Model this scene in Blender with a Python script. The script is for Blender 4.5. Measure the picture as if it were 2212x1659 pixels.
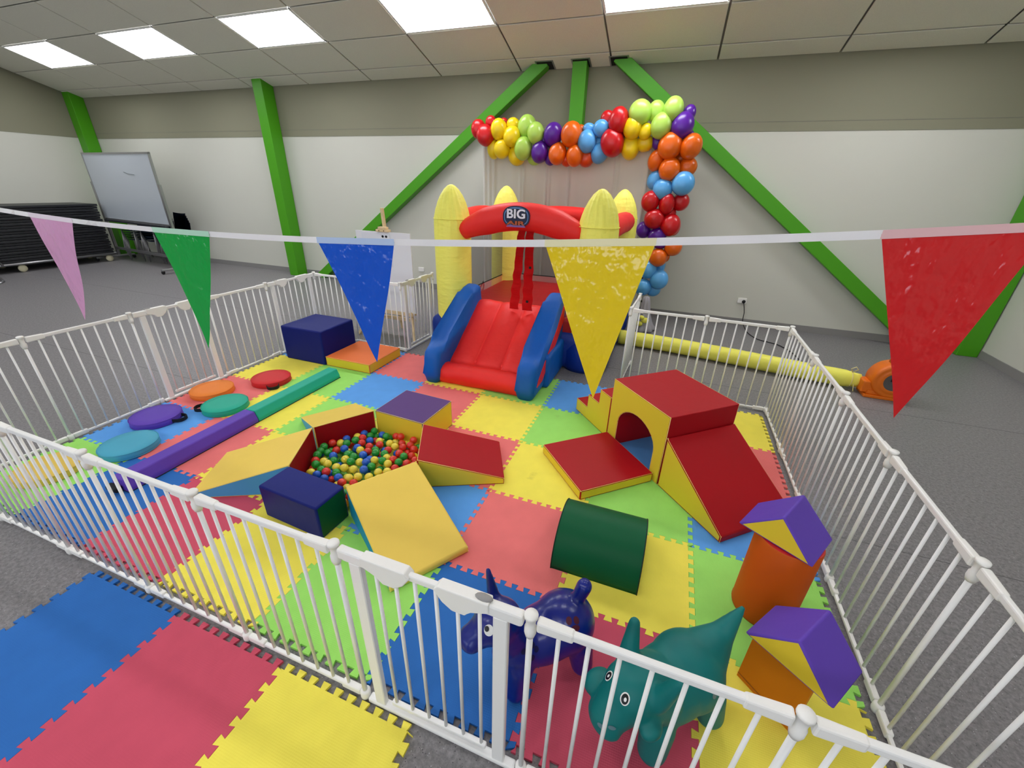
import bpy, bmesh, math, random
from mathutils import Vector, Matrix, Euler, noise
from mathutils.bvhtree import BVHTree

for o in list(bpy.data.objects): bpy.data.objects.remove(o, do_unlink=True)
SC = bpy.context.scene
COL = SC.collection
R = math.radians

# ---------------------------------------------------------------- camera
CAM = Vector((3.2206, -0.7132, 1.763))
EUL = Euler((R(64.3329), R(-1.4996), R(20.4965)), 'XYZ')
FPX, CX, CY = 892.91, 1106.0, 829.5
cd = bpy.data.cameras.new('camera'); cam = bpy.data.objects.new('camera', cd); COL.objects.link(cam)
cam.location = CAM; cam.rotation_euler = EUL
cd.sensor_fit = 'HORIZONTAL'; cd.sensor_width = 36.0; cd.lens = FPX / 2212 * 36.0; cd.clip_start = 0.02
SC.camera = cam
RM = EUL.to_matrix()

# ---------------------------------------------------------------- world, exposure
w = bpy.data.worlds.new('world'); SC.world = w; w.use_nodes = True
w.node_tree.nodes['Background'].inputs[0].default_value = (0.75, 0.85, 1.0, 1)
w.node_tree.nodes['Background'].inputs[1].default_value = 1.0
vs = SC.view_settings
vs.view_transform = 'Standard'; vs.look = 'None'; vs.gamma = 1.0; vs.use_curve_mapping = False
vs.exposure = 0.95
PANEL_POWER = 9.2          # radiance of the ceiling light panels
WINDOW_POWER = 2.6         # daylight windows in the wall behind the photographer

# ---------------------------------------------------------------- pixel helpers
def ray(x, y): return RM @ Vector(((x - CX) / FPX, -(y - CY) / FPX, -1.0))
def atz(x, y, z=0.0):
    d = ray(x, y); return CAM + d * ((z - CAM.z) / d.z)
def aty(x, y, Y):
    d = ray(x, y); return CAM + d * ((Y - CAM.y) / d.y)
def depth(p): return -((RM.transposed() @ (Vector(p) - CAM)).z)

# ---------------------------------------------------------------- materials
def lin(c):
    r = []
    for v in c:
        v /= 255.0
        r.append(v / 12.92 if v <= 0.04045 else ((v + 0.055) / 1.055) ** 2.4)
    return (r[0], r[1], r[2], 1.0)
MATS = {}
def mat(name, rgb, rough=0.5, spec=0.4, bump=0.0, bscale=40.0, stretch=None, mottle=0.0, mscale=6.0,
        coat=0.0, metal=0.0, sss=0.0, kind=None, transl=0.0, stain=None, bdist=0.01):
    if name in MATS: return MATS[name]
    m = bpy.data.materials.new(name); m.use_nodes = True; MATS[name] = m
    nt = m.node_tree; N = nt.nodes; L = nt.links
    p = N['Principled BSDF']; base = lin(rgb)
    p.inputs['Base Color'].default_value = base
    p.inputs['Roughness'].default_value = rough
    p.inputs['Specular IOR Level'].default_value = spec
    p.inputs['Metallic'].default_value = metal
    p.inputs['Coat Weight'].default_value = coat
    p.inputs['Coat Roughness'].default_value = 0.15
    if sss: 
        p.inputs['Subsurface Weight'].default_value = sss
        p.inputs['Subsurface Radius'].default_value = (0.02, 0.01, 0.01)
        p.inputs['Subsurface Scale'].default_value = 1.0
    tc = N.new('ShaderNodeTexCoord')
    col = None
    if mottle:
        nz = N.new('ShaderNodeTexNoise'); nz.inputs['Scale'].default_value = mscale; nz.inputs['Detail'].default_value = 5
        L.new(tc.outputs['Object'], nz.inputs['Vector'])
        mr = N.new('ShaderNodeMapRange'); mr.inputs['To Min'].default_value = 1 - mottle; mr.inputs['To Max'].default_value = 1 + mottle
        mr.inputs['From Min'].default_value = 0.3; mr.inputs['From Max'].default_value = 0.7
        L.new(nz.outputs['Fac'], mr.inputs['Value'])
        mx = N.new('ShaderNodeMix'); mx.data_type = 'RGBA'; mx.blend_type = 'MULTIPLY'; mx.inputs['Factor'].default_value = 1
        mx.inputs['A'].default_value = base
        cb = N.new('ShaderNodeCombineColor')
        for i in range(3): L.new(mr.outputs[0], cb.inputs[i])
        L.new(cb.outputs[0], mx.inputs['B']); col = mx.outputs['Result']
    if stain:
        nz = N.new('ShaderNodeTexNoise'); nz.inputs['Scale'].default_value = 4.5; nz.inputs['Detail'].default_value = 6
        geo = N.new('ShaderNodeNewGeometry'); L.new(geo.outputs['Position'], nz.inputs['Vector'])
        rp = N.new('ShaderNodeValToRGB'); rp.color_ramp.elements[0].position = 0.70; rp.color_ramp.elements[1].position = 0.82
        rp.color_ramp.elements[0].color = (0, 0, 0, 1); rp.color_ramp.elements[1].color = (0.5, 0.5, 0.5, 1)
        L.new(nz.outputs['Fac'], rp.inputs['Fac'])
        mx = N.new('ShaderNodeMix'); mx.data_type = 'RGBA'; L.new(rp.outputs['Color'], mx.inputs['Factor'])
        if col: L.new(col, mx.inputs['A'])
        else: mx.inputs['A'].default_value = base
        mx.inputs['B'].default_value = lin(stain); col = mx.outputs['Result']
    if col: L.new(col, p.inputs['Base Color'])
    hgt = None
    if bump:
        nz = N.new('ShaderNodeTexNoise'); nz.inputs['Scale'].default_value = bscale; nz.inputs['Detail'].default_value = 4
        mp = N.new('ShaderNodeMapping'); mp.inputs['Scale'].default_value = stretch or (1, 1, 1)
        L.new(tc.outputs['Object'], mp.inputs['Vector']); L.new(mp.outputs[0], nz.inputs['Vector']); hgt = nz.outputs['Fac']
    if kind == 'foam':
        ck = N.new('ShaderNodeTexWave'); ck.inputs['Scale'].default_value = 42; ck.bands_direction = 'X'
        ck2 = N.new('ShaderNodeTexWave'); ck2.inputs['Scale'].default_value = 42; ck2.bands_direction = 'Y'
        L.new(tc.outputs['Object'], ck.inputs['Vector']); L.new(tc.outputs['Object'], ck2.inputs['Vector'])
        ad = N.new('ShaderNodeMath'); ad.operation = 'ADD'; L.new(ck.outputs['Fac'], ad.inputs[0]); L.new(ck2.outputs['Fac'], ad.inputs[1])
        hgt = ad.outputs[0]
    if hgt is not None:
        b = N.new('ShaderNodeBump'); b.inputs['Strength'].default_value = bump or 0.15; b.inputs['Distance'].default_value = bdist
        L.new(hgt, b.inputs['Height']); L.new(b.outputs[0], p.inputs['Normal'])
    if transl:
        t = N.new('ShaderNodeBsdfTranslucent'); t.inputs['Color'].default_value = base
        ms = N.new('ShaderNodeMixShader'); ms.inputs[0].default_value = transl
        L.new(p.outputs[0], ms.inputs[1]); L.new(t.outputs[0], ms.inputs[2]); L.new(ms.outputs[0], N['Material Output'].inputs[0])
    if kind == 'net':
        tr = N.new('ShaderNodeBsdfTransparent'); ms = N.new('ShaderNodeMixShader'); ms.inputs[0].default_value = 0.42
        L.new(p.outputs[0], ms.inputs[1]); L.new(tr.outputs[0], ms.inputs[2]); L.new(ms.outputs[0], N['Material Output'].inputs[0])
    return m
def emit(name, rgb, s):
    if name in MATS: return MATS[name]
    m = bpy.data.materials.new(name); m.use_nodes = True; MATS[name] = m
    nt = m.node_tree; nt.nodes.remove(nt.nodes['Principled BSDF'])
    e = nt.nodes.new('ShaderNodeEmission'); e.inputs[0].default_value = lin(rgb); e.inputs[1].default_value = s
    nt.links.new(e.outputs[0], nt.nodes['Material Output'].inputs[0]); return m

def floor_material():
    m = bpy.data.materials.new('speckled_vinyl'); m.use_nodes = True; nt = m.node_tree; N = nt.nodes; L = nt.links
    p = N['Principled BSDF']; p.inputs['Roughness'].default_value = 0.42; p.inputs['Specular IOR Level'].default_value = 0.35
    tc = N.new('ShaderNodeTexCoord')
    n1 = N.new('ShaderNodeTexNoise'); n1.inputs['Scale'].default_value = 55; n1.inputs['Detail'].default_value = 6; n1.inputs['Roughness'].default_value = 0.8
    L.new(tc.outputs['Object'], n1.inputs['Vector'])
    r1 = N.new('ShaderNodeValToRGB'); r1.color_ramp.elements[0].position = 0.36; r1.color_ramp.elements[1].position = 0.64
    r1.color_ramp.elements[0].color = lin((102, 100, 102)); r1.color_ramp.elements[1].color = lin((142, 139, 140))
    L.new(n1.outputs['Fac'], r1.inputs['Fac'])
    v = N.new('ShaderNodeTexVoronoi'); v.inputs['Scale'].default_value = 70; L.new(tc.outputs['Object'], v.inputs['Vector'])
    r2 = N.new('ShaderNodeValToRGB'); r2.color_ramp.elements[0].position = 0.10; r2.color_ramp.elements[1].position = 0.16
    r2.color_ramp.elements[0].color = (1, 1, 1, 1); r2.color_ramp.elements[1].color = (0, 0, 0, 1)
    L.new(v.outputs['Distance'], r2.inputs['Fac'])
    sep = N.new('ShaderNodeSeparateColor'); L.new(v.outputs['Color'], sep.inputs[0])
    gt = N.new('ShaderNodeValToRGB'); gt.color_ramp.interpolation = 'CONSTANT'
    gt.color_ramp.elements[0].color = lin((66, 62, 66)); gt.color_ramp.elements[1].position = 0.6; gt.color_ramp.elements[1].color = lin((176, 174, 178))
    L.new(sep.outputs[0], gt.inputs['Fac'])
    mx = N.new('ShaderNodeMix'); mx.data_type = 'RGBA'; L.new(r2.outputs['Color'], mx.inputs['Factor'])
    L.new(r1.outputs['Color'], mx.inputs['A']); L.new(gt.outputs['Color'], mx.inputs['B']); L.new(mx.outputs['Result'], p.inputs['Base Color'])
    return m

M_FLOOR = floor_material()
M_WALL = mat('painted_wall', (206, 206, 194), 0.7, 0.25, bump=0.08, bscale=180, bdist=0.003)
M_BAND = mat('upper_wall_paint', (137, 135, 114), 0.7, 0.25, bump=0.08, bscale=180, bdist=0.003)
M_SKIRT = mat('vinyl_skirting', (138, 136, 134), 0.5)
M_TILE = mat('ceiling_tile', (226, 223, 208), 0.85, 0.15, bump=0.25, bscale=260, bdist=0.002, mottle=0.03, mscale=90)
M_GRID = mat('ceiling_grid', (140, 138, 132), 0.6)
M_GREEN = mat('green_steel', (74, 158, 18), 0.42, 0.4, bump=0.04, bscale=90)
M_DARK = mat('dark_hole', (22, 22, 22), 0.8)
M_WHITE = mat('white_enamel', (240, 240, 237), 0.32, 0.5)
M_WPLAST = mat('white_plastic', (240, 239, 234), 0.45, 0.4)
M_GPLAST = mat('grey_plastic', (150, 148, 146), 0.5)
M_BLACK = mat('black_webbing', (18, 18, 20), 0.7)
M_CHROME = mat('brushed_metal', (170, 170, 172), 0.35, metal=0.8)

V = lambda n, c, **k: mat('vinyl_' + n, c, k.pop('rough', 0.5), 0.2, bump=k.pop('bump', 0.10), bscale=k.pop('bscale', 14), bdist=0.012, **k)
M_YEL = V('yellow', (232, 204, 58)); M_YELO = V('warm_yellow', (238, 205, 92), mottle=0.02)
M_RED = V('red', (170, 12, 24)); M_PUR = V('purple', (98, 68, 178)); M_PURD = V('plum', (88, 56, 120))
M_NAVY = V('navy', (5, 24, 112)); M_NAVYD = V('navy_dark', (28, 40, 110)); M_DGRN = V('dark_green', (0, 86, 50)); M_BGRN = V('bottle_green', (4, 76, 40))
M_SKYB = V('sky_blue', (78, 160, 212)); M_CYAN = V('cyan_blue', (16, 140, 190)); M_TEAL = V('teal', (38, 170, 144)); M_LTEAL = V('light_teal', (78, 168, 196))
M_ORG = V('orange', (232, 118, 60)); M_DORG = V('deep_orange', (196, 84, 16)); M_AMB = V('amber', (204, 118, 18)); M_DRED = V('dark_red', (150, 12, 24))
M_DISCR = V('disc_red', (206, 44, 48)); M_DISCO = V('disc_orange', (238, 134, 52)); M_DISCY = V('disc_yellow', (222, 190, 88))
M_PIPE = mat('yellow_piping', (244, 226, 130), 0.5)

# ---------------------------------------------------------------- object helpers
def link(o, parent=None):
    COL.objects.link(o)
    if parent is not None: o.parent = parent
    return o
def tag(o, label=None, cat=None, group=None, kind=None):
    if label: o['label'] = label
    if cat: o['category'] = cat
    if group: o['group'] = group
    if kind: o['kind'] = kind
    return o
def thing(name, label, cat, loc=(0, 0, 0), rz=0.0, group=None):
    o = bpy.data.objects.new(name, None); o.empty_display_size = 0.05
    o.location = loc; o.rotation_euler = (0, 0, rz); link(o); return tag(o, label, cat, group)
def mesh_obj(name, bm, material, parent=None, smooth=False):
    me = bpy.data.meshes.new(name)
    bmesh.ops.recalc_face_normals(bm, faces=bm.faces[:])
    if smooth:
        for f in bm.faces: f.smooth = True
    bm.to_mesh(me); bm.free()
    for m in (material if isinstance(material, (list, tuple)) else [material]): me.materials.append(m)
    return link(bpy.data.objects.new(name, me), parent)
def inst(name, me, parent=None, loc=(0, 0, 0), rot=(0, 0, 0), scale=(1, 1, 1)):
    o = bpy.data.objects.new(name, me); o.location = loc; o.rotation_euler = rot; o.scale = scale
    return link(o, parent)
def mesh_only(name, bm, material, smooth=False):
    o = mesh_obj(name, bm, material, None, smooth); me = o.data; bpy.data.objects.remove(o); return me
def box(bm, x0, x1, y0, y1, z0, z1, mi=0):
    v = [bm.verts.new(c) for c in ((x0,y0,z0),(x1,y0,z0),(x1,y1,z0),(x0,y1,z0),(x0,y0,z1),(x1,y0,z1),(x1,y1,z1),(x0,y1,z1))]
    fs = []
    for q in ((0,3,2,1),(4,5,6,7),(0,1,5,4),(1,2,6,5),(2,3,7,6),(3,0,4,7)):
        f = bm.faces.new([v[i] for i in q]); f.material_index = mi; fs.append(f)
    return fs
def bevel(bm, r, seg=2):
    bmesh.ops.bevel(bm, geom=bm.edges[:], offset=r, segments=seg, affect='EDGES', profile=0.5)
def tube(bm, pts, r, n=8, closed=False, r2=None, caps=True):
    pts = [Vector(p) for p in pts]; rings = []; k = len(pts)
    prev = None
    for i, p in enumerate(pts):
        a = pts[(i - 1) % k] if (i or closed) else p; b = pts[(i + 1) % k] if (i < k - 1 or closed) else p
        t = (b - a).normalized()
        if prev is None:
            u = t.orthogonal().normalized()
        else:
            u = (prev - t * prev.dot(t)).normalized()
        prev = u; w_ = t.cross(u)
        rr = (r + (r2 - r) * i / max(1, k - 1)) if r2 is not None else (r[i] if isinstance(r, (list, tuple)) else r)
        rings.append([bm.verts.new(p + (u * math.cos(2*math.pi*j/n) + w_ * math.sin(2*math.pi*j/n)) * rr) for j in range(n)])
    for i in range(k if closed else k - 1):
        A = rings[i]; B = rings[(i + 1) % k]
        for j in range(n): bm.faces.new((A[j], A[(j+1) % n], B[(j+1) % n], B[j]))
    if caps and not closed:
        bm.faces.new(rings[0][::-1]); bm.faces.new(rings[-1])
def lathe(bm, prof, n=24, cx=0, cy=0):
    rings = []
    for (r, z) in prof:
        if r < 1e-6: rings.append([bm.verts.new((cx, cy, z))])
        else: rings.append([bm.verts.new((cx + r*math.cos(2*math.pi*j/n), cy + r*math.sin(2*math.pi*j/n), z)) for j in range(n)])
    for A, B in zip(rings, rings[1:]):
        for j in range(n):
            a, b = A[j % len(A)], A[(j+1) % len(A)]; c, d = B[(j+1) % len(B)], B[j % len(B)]
            vs_ = []
            for q in (a, b, c, d):
                if q not in vs_: vs_.append(q)
            if len(vs_) > 2: bm.faces.new(vs_)
def sphere(bm, c, s, rot=None, u=20, v=12):
    g = bmesh.ops.create_uvsphere(bm, u_segments=u, v_segments=v, radius=1.0)
    Mx = Matrix.Translation(Vector(c)) @ (rot.to_matrix().to_4x4() if rot else Matrix()) @ Matrix.Diagonal((*s, 1))
    bmesh.ops.transform(bm, matrix=Mx, verts=g['verts'])

def soft(name, label, cat, verts, faces, mats, fmat, group=None, bev=0.007, partnames=None, pipe=True, pipemat=None):
    """padded vinyl block: convex-ish hull given in world coords, faces coloured by fmat, split into one part per colour"""
    c = Vector((sum(v[0] for v in verts)/len(verts), sum(v[1] for v in verts)/len(verts), min(v[2] for v in verts)))
    root = thing(name, label, cat, c, 0, group)
    bm = bmesh.new(); bv = [bm.verts.new(Vector(v) - c) for v in verts]
    for f, mi in zip(faces, fmat):
        F_ = bm.faces.new([bv[i] for i in f]); F_.material_index = mi
    bmesh.ops.recalc_face_normals(bm, faces=bm.faces[:])
    seams = []
    for e in bm.edges:
        if len(e.link_faces) == 2 and e.link_faces[0].material_index != e.link_faces[1].material_index:
            n = (e.link_faces[0].normal + e.link_faces[1].normal)
            off = n.normalized() * (-bev * 0.62) if n.length > 0.1 else Vector()
            seams.append((e.verts[0].co + off, e.verts[1].co + off))
    if bev:
        old = set(bm.faces)
        r = bmesh.ops.bevel(bm, geom=bm.edges[:] , offset=bev, segments=3, affect='EDGES', profile=0.5)
        for f in r['faces']: f.smooth = True
    used = sorted(set(f.material_index for f in bm.faces))
    for mi in used:
        b2 = bm.copy(); dl = [f for f in b2.faces if f.material_index != mi]
        bmesh.ops.delete(b2, geom=dl, context='FACES')
        for f in b2.faces: f.material_index = 0
        me = bpy.data.meshes.new(name); b2.to_mesh(me); b2.free(); me.materials.append(mats[mi])
        link(bpy.data.objects.new((partnames or ['top_panel', 'side_panel', 'end_panel', 'inner_panel'])[mi], me), root)
    bm.free()
    if pipe and seams:
        b3 = bmesh.new()
        for a, b in seams: tube(b3, [a, b], 0.0021, 6)
        mesh_obj('piping', b3, pipemat or M_PIPE, root, True)
    return root

def prism(name, label, cat, prof, origin, s, n, dep, mats, emat, capm, group=None, bev=0.007, partnames=None, pipe=True):
    """2-D profile [(s,z)...] extruded along n"""
    o = Vector(origin); s = Vector((*s, 0)).normalized(); n = Vector((*n, 0)).normalized(); k = len(prof)
    vs_ = [o + s*a + Vector((0, 0, b)) for a, b in prof] + [o + s*a + n*dep + Vector((0, 0, b)) for a, b in prof]
    fc = [list(range(k)), list(range(2*k - 1, k - 1, -1))] + [[i, (i+1) % k, (i+1) % k + k, i + k] for i in range(k)]
    return soft(name, label, cat, vs_, fc, mats, list(capm) + list(emat), group, bev, partnames, pipe)

NUMS = 'first second third fourth fifth sixth seventh eighth ninth tenth eleventh twelfth thirteenth fourteenth fifteenth sixteenth seventeenth eighteenth nineteenth twentieth'.split()
ORD = ['first', 'second', 'third', 'fourth', 'fifth', 'sixth', 'seventh', 'eighth', 'ninth']

# ================================================================ THE ROOM
YB, XR, XL, YF = 5.99, 6.99, -9.32, -7.0
ZC, SL, RIDGE = 3.212, 0.3016, -0.5
def cz(y): return ZC + SL * (YB - y) if y >= RIDGE else ZC + SL * (YB - RIDGE) - SL * (RIDGE - y)
def struct(name, bm, m): return tag(mesh_obj(name, bm, m), kind='structure')
bm = bmesh.new(); box(bm, XL - 0.2, XR + 0.2, YF - 0.2, YB + 0.2, -0.1, 0); struct('floor', bm, M_FLOOR)
ZB = 2.448
bm = bmesh.new(); box(bm, XL - 0.2, XR + 0.2, YB, YB + 0.15, 0, ZC + 0.3); wb = struct('wall_back', bm, M_WALL)
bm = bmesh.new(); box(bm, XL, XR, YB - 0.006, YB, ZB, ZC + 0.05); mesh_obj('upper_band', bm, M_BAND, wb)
bm = bmesh.new(); box(bm, XL, XR, YB - 0.008, YB - 0.006, ZB + 0.10, ZB + 0.104); mesh_obj('band_joint', bm, mat('joint_line_paint', (120, 118, 108), 0.7), wb)  # thin joint line, a little darker than the upper band
def side_wall(name, x0, x1, xi, sgn):
    bm = bmesh.new(); ys = [YF, RIDGE, YB]; A = []
    for x in (x0, x1):
        A.append([bm.verts.new((x, y, z)) for y, z in [(YF, 0), (YB, 0), (YB, cz(YB) + .15), (RIDGE, cz(RIDGE) + .15), (YF, cz(YF) + .15)]])
    bm.faces.new(A[0]); bm.faces.new(A[1][::-1])
    for i in range(5): bm.faces.new((A[0][i], A[0][(i+1) % 5], A[1][(i+1) % 5], A[1][i]))
    wl = struct(name, bm, M_WALL)
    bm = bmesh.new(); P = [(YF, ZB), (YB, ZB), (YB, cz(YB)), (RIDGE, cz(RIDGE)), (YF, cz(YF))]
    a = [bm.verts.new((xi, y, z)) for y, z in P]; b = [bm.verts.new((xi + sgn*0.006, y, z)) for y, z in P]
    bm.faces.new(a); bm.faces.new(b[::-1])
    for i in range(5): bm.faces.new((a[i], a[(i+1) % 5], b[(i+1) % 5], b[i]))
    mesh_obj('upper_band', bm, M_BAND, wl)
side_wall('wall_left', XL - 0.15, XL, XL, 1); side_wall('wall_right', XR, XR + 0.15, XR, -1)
# wall behind the photographer, with three windows
bm = bmesh.new(); WX = [(-6.5, -3.5), (-2.0, 1.0), (2.5, 5.5)]
xs = [XL - .1] + [v for p_ in WX for v in p_] + [XR + .1]
for i in range(0, len(xs), 2): box(bm, xs[i], xs[i+1], YF - 0.15, YF, 0, cz(YF) + .15)
for a, b in WX:
    box(bm, a, b, YF - 0.15, YF, 0, 0.9); box(bm, a, b, YF - 0.15, YF, 2.3, cz(YF) + .15)
struct('wall_front', bm, M_WALL)
for i, (a, b) in enumerate(WX):
    bm = bmesh.new()
    for x in (a, (a+b)/2 - .025, b - .05): box(bm, x, x + .05, YF - 0.1, YF - 0.05, 0.9, 2.3)
    for z in (0.9, 2.25): box(bm, a, b, YF - 0.1, YF - 0.05, z, z + .05)
    wd = struct('window_%d' % (i + 1), bm, M_WHITE)
    bm = bmesh.new(); box(bm, a, b, YF - 0.13, YF - 0.12, 0.9, 2.3); mesh_obj('pane', bm, emit('daylight_pane', (225, 236, 255), WINDOW_POWER), wd)
# skirting
def skirting(name, x0, x1, y0, y1):
    bm = bmesh.new(); box(bm, x0, x1, y0, y1, 0, 0.092); struct(name, bm, M_SKIRT)
skirting('baseboard_back', XL, XR, YB - 0.012, YB); skirting('baseboard_left', XL, XL + 0.012, YF, YB); skirting('baseboard_right', XR - 0.012, XR, YF, YB)
# floor welding seams
bm = bmesh.new()
for y in (3.55, 1.6): box(bm, XL, XR, y, y + .004, 0, 0.0006)
fl = bpy.data.objects['floor']; mesh_obj('floor_seam', bm, mat('seam', (86, 84, 86), 0.6), fl)

# ceiling: metal grid backing with separate lay-in tiles on the slope we look at
bm = bmesh.new()
for (ya, yb) in ((YB + .05, RIDGE), (RIDGE, YF)):
    za, zb = cz(min(ya, YB)) + .0, cz(yb)
    q = [bm.verts.new(c) for c in ((XL - .1, ya, za), (XR + .1, ya, za), (XR + .1, yb, zb), (XL - .1, yb, zb), (XL - .1, ya, za + .08), (XR + .1, ya, za + .08), (XR + .1, yb, zb + .08), (XL - .1, yb, zb + .08))]
    for f in ((0,1,2,3),(4,7,6,5),(0,4,5,1),(1,5,6,2),(2,6,7,3),(3,7,4,0)): bm.faces.new([q[i] for i in f])
ceil = struct('ceiling', bm, M_GRID)
TP = 1.262
cols = [0.82 + TP * k for k in range(-8, 6)]
rows = [YB, 5.71] + [5.71 - 0.62 * k for k in range(1, 8)]
ang = -math.atan(SL)
def tile_mesh(w, d, t=0.014):
    bm = bmesh.new(); box(bm, -w/2, w/2, -d/2, d/2, -t, 0)
    bmesh.ops.bevel(bm, geom=[e for e in bm.edges if min(v.co.z for v in e.verts) < -t + 1e-5 and max(v.co.z for v in e.verts) < -t + 1e-5], offset=0.004, segments=1, affect='EDGES')
    return mesh_only('ceiling_tile', bm, M_TILE)
cs = math.cos(math.atan(SL)); tcache = {}
LIGHTCOLS = [0, 2, 4, 6, 8, 10]   # replaced below by x-range test
def is_light(ci): return (ci % 2) == 1
lights = []
for ri in range(len(rows) - 1):
    y1, y0 = rows[ri], rows[ri+1]
    for ci in range(len(cols) - 1):
        xa, xb = max(cols[ci], XL), min(cols[ci+1], XR)
        if xb - xa < 0.1: continue
        yc = (y0 + y1) / 2; dlen = (y1 - y0) / cs
        if ri == 2 and is_light(ci): lights.append(((xa + xb)/2, yc, xb - xa, dlen, ang)); continue
        key = (round(xb - xa, 3), round(dlen, 3))
        if key not in tcache: tcache[key] = tile_mesh(xb - xa - 0.022, dlen - 0.022)
        inst('ceiling_tile', tcache[key], ceil, ((xa + xb)/2, yc, cz(yc) - 0.0005), (ang, 0, 0))
# plain tiled field above and behind the photographer
bm = bmesh.new()
for (ya, yb) in ((rows[-1], RIDGE), (RIDGE, YF)):
    q = [bm.verts.new(c) for c in ((XL, ya, cz(ya) - .01), (XR, ya, cz(ya) - .01), (XR, yb, cz(yb) - .01), (XL, yb, cz(yb) - .01))]; bm.faces.new(q)
mesh_obj('ceiling_field', bm, M_TILE, ceil)
for yc in (1.35, -3.6):
    for ci in range(len(cols) - 1):
        if is_light(ci): lights.append(((cols[ci] + cols[ci+1])/2, yc, TP, 0.65, ang if yc > RIDGE else -ang))
lname = ['far left end', 'second from the left wall', 'third from the left wall', 'fourth from the left wall, above the backdrop', 'fifth from the left wall, above the balloons', 'sixth from the left wall']
li = 0
for (x, y, wx, dy, a) in lights:
    front = y > 3
    t = thing('ceiling_light', 'white ceiling light panel, %s' % (lname[min(li, 5)]) if front else 'white ceiling light panel in the rows behind the camera', 'ceiling light', (x, y, cz(y)), 0, None if front else 'ceiling lights behind the camera')
    t.rotation_euler = (a, 0, 0); li += 1
    bm = bmesh.new(); fw = 0.022
    for (x0, x1, y0, y1) in ((-wx/2+.008, wx/2-.008, -dy/2+.008, -dy/2+fw+.008), (-wx/2+.008, wx/2-.008, dy/2-fw-.008, dy/2-.008), (-wx/2+.008, -wx/2+fw+.008, -dy/2+.008, dy/2-.008), (wx/2-fw-.008, wx/2-.008, -dy/2+.008, dy/2-.008)):
        box(bm, x0, x1, y0, y1, -0.016, 0.0)
    mesh_obj('frame', bm, M_WHITE, t)
    bm = bmesh.new(); box(bm, -wx/2+fw, wx/2-fw, -dy/2+fw, dy/2-fw, -0.010, -0.004)
    mesh_obj('diffuser', bm, emit('light_panel', (250, 250, 255), PANEL_POWER), t)

# ---- green steel frame
def steel(name, label, p0, p1, w_, d_):
    p0 = Vector(p0); p1 = Vector(p1); ax = (p1 - p0).normalized(); yv = Vector((0, 1, 0)); sv = ax.cross(yv).normalized()
    bm = bmesh.new(); q = []
    for p in (p0, p1):
        for a, b in ((-1, -1), (1, -1), (1, 1), (-1, 1)): q.append(bm.verts.new(p + sv*(a*w_/2) + yv*(b*d_/2) - p0))
    for f in ((0,1,2,3),(4,7,6,5),(0,4,5,1),(1,5,6,2),(2,6,7,3),(3,7,4,0)): bm.faces.new([q[i] for i in f])
    bevel(bm, 0.006, 2)
    o = mesh_obj(name, bm, M_GREEN); o.location = p0; return tag(o, label, 'steel beam', 'green steel frame')
steel('steel_post', 'green steel post in the far left corner behind the whiteboard', (-9.19, 5.86, 0), (-9.19, 5.86, 3.36), 0.22, 0.24)
steel('steel_post', 'vertical green steel post between whiteboard and easel', (-3.86, 5.86, 0), (-3.86, 5.86, 3.36), 0.21, 0.24)
steel('steel_post', 'short vertical green steel post above the balloon garland', (1.68, 5.90, 0), (1.68, 5.90, 3.36), 0.19, 0.16)
steel('diagonal_brace', 'green diagonal brace running down left from ceiling to easel', (1.20, 5.905, 3.20 + .08), (-3.28, 5.905, 0.02), 0.155, 0.15)
steel('diagonal_brace', 'green diagonal brace running down right from ceiling to blower', (2.16, 5.905, 3.28), (6.42, 5.905, 0.02), 0.155, 0.15)
steel('steel_post', 'green steel post in the right corner behind the red pennant', (6.87, 5.86, 0), (6.87, 5.86, 3.36), 0.21, 0.24)
for i, x in enumerate((1.20, 1.69, 2.18)):
    bm = bmesh.new(); y = 5.86
    zz = cz(y) - 0.016
    box(bm, x - .125, x + .125, y - .09, y + .115, zz - 0.004, zz + 0.0); bmesh.ops.rotate(bm, verts=bm.verts[:], cent=(x, y, zz), matrix=Matrix.Rotation(ang, 3, 'X'))
    tr = struct('trim_%d' % (i + 1), bm, M_CHROME)
    bm = bmesh.new(); box(bm, x - .105, x + .105, y - .07, y + .10, zz - 0.006, zz - 0.004); bmesh.ops.rotate(bm, verts=bm.verts[:], cent=(x, y, zz), matrix=Matrix.Rotation(ang, 3, 'X'))
    mesh_obj('opening', bm, M_DARK, tr)

# ================================================================ FOAM MATS
MS, MT = 0.6, 0.012
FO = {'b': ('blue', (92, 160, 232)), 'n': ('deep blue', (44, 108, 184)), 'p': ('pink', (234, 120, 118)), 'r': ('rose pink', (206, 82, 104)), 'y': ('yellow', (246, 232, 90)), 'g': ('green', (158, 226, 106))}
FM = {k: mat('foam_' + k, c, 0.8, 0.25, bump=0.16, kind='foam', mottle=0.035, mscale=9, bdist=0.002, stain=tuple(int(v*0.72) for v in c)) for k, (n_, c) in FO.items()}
def edge_profile(n=10, a=0.0125):
    """interlocking dovetail outline along one mat side, 0..MS"""
    pts = []; p = MS / n
    for i in range(n):
        t = i * p; f = 0.012
        h = a
        pts += [(t + p*0.04, -h), (t + p*0.34, -h), (t + p*0.24, h), (t + p*0.80, h), (t + p*0.70, -h)] if i < n - 1 else [(t + p*0.04, -h), (t + p*0.34, -h), (t + p*0.24, h), (t + p*0.80, h), (t + p*0.70, -h)]
    return pts
EP = edge_profile()
G = 0.0007
def mat_outline():
    o = []
    o += [(t, b + G) for t, b in EP]                                   # front side y=0
    o += [(MS - G + b*-1, t) for t, b in EP]                            # right side x=MS
    o += [(t, MS + b - G) for t, b in reversed(EP)]                     # back side
    o += [(G - b, t) for t, b in reversed(EP)]                          # left side
    return o
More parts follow.
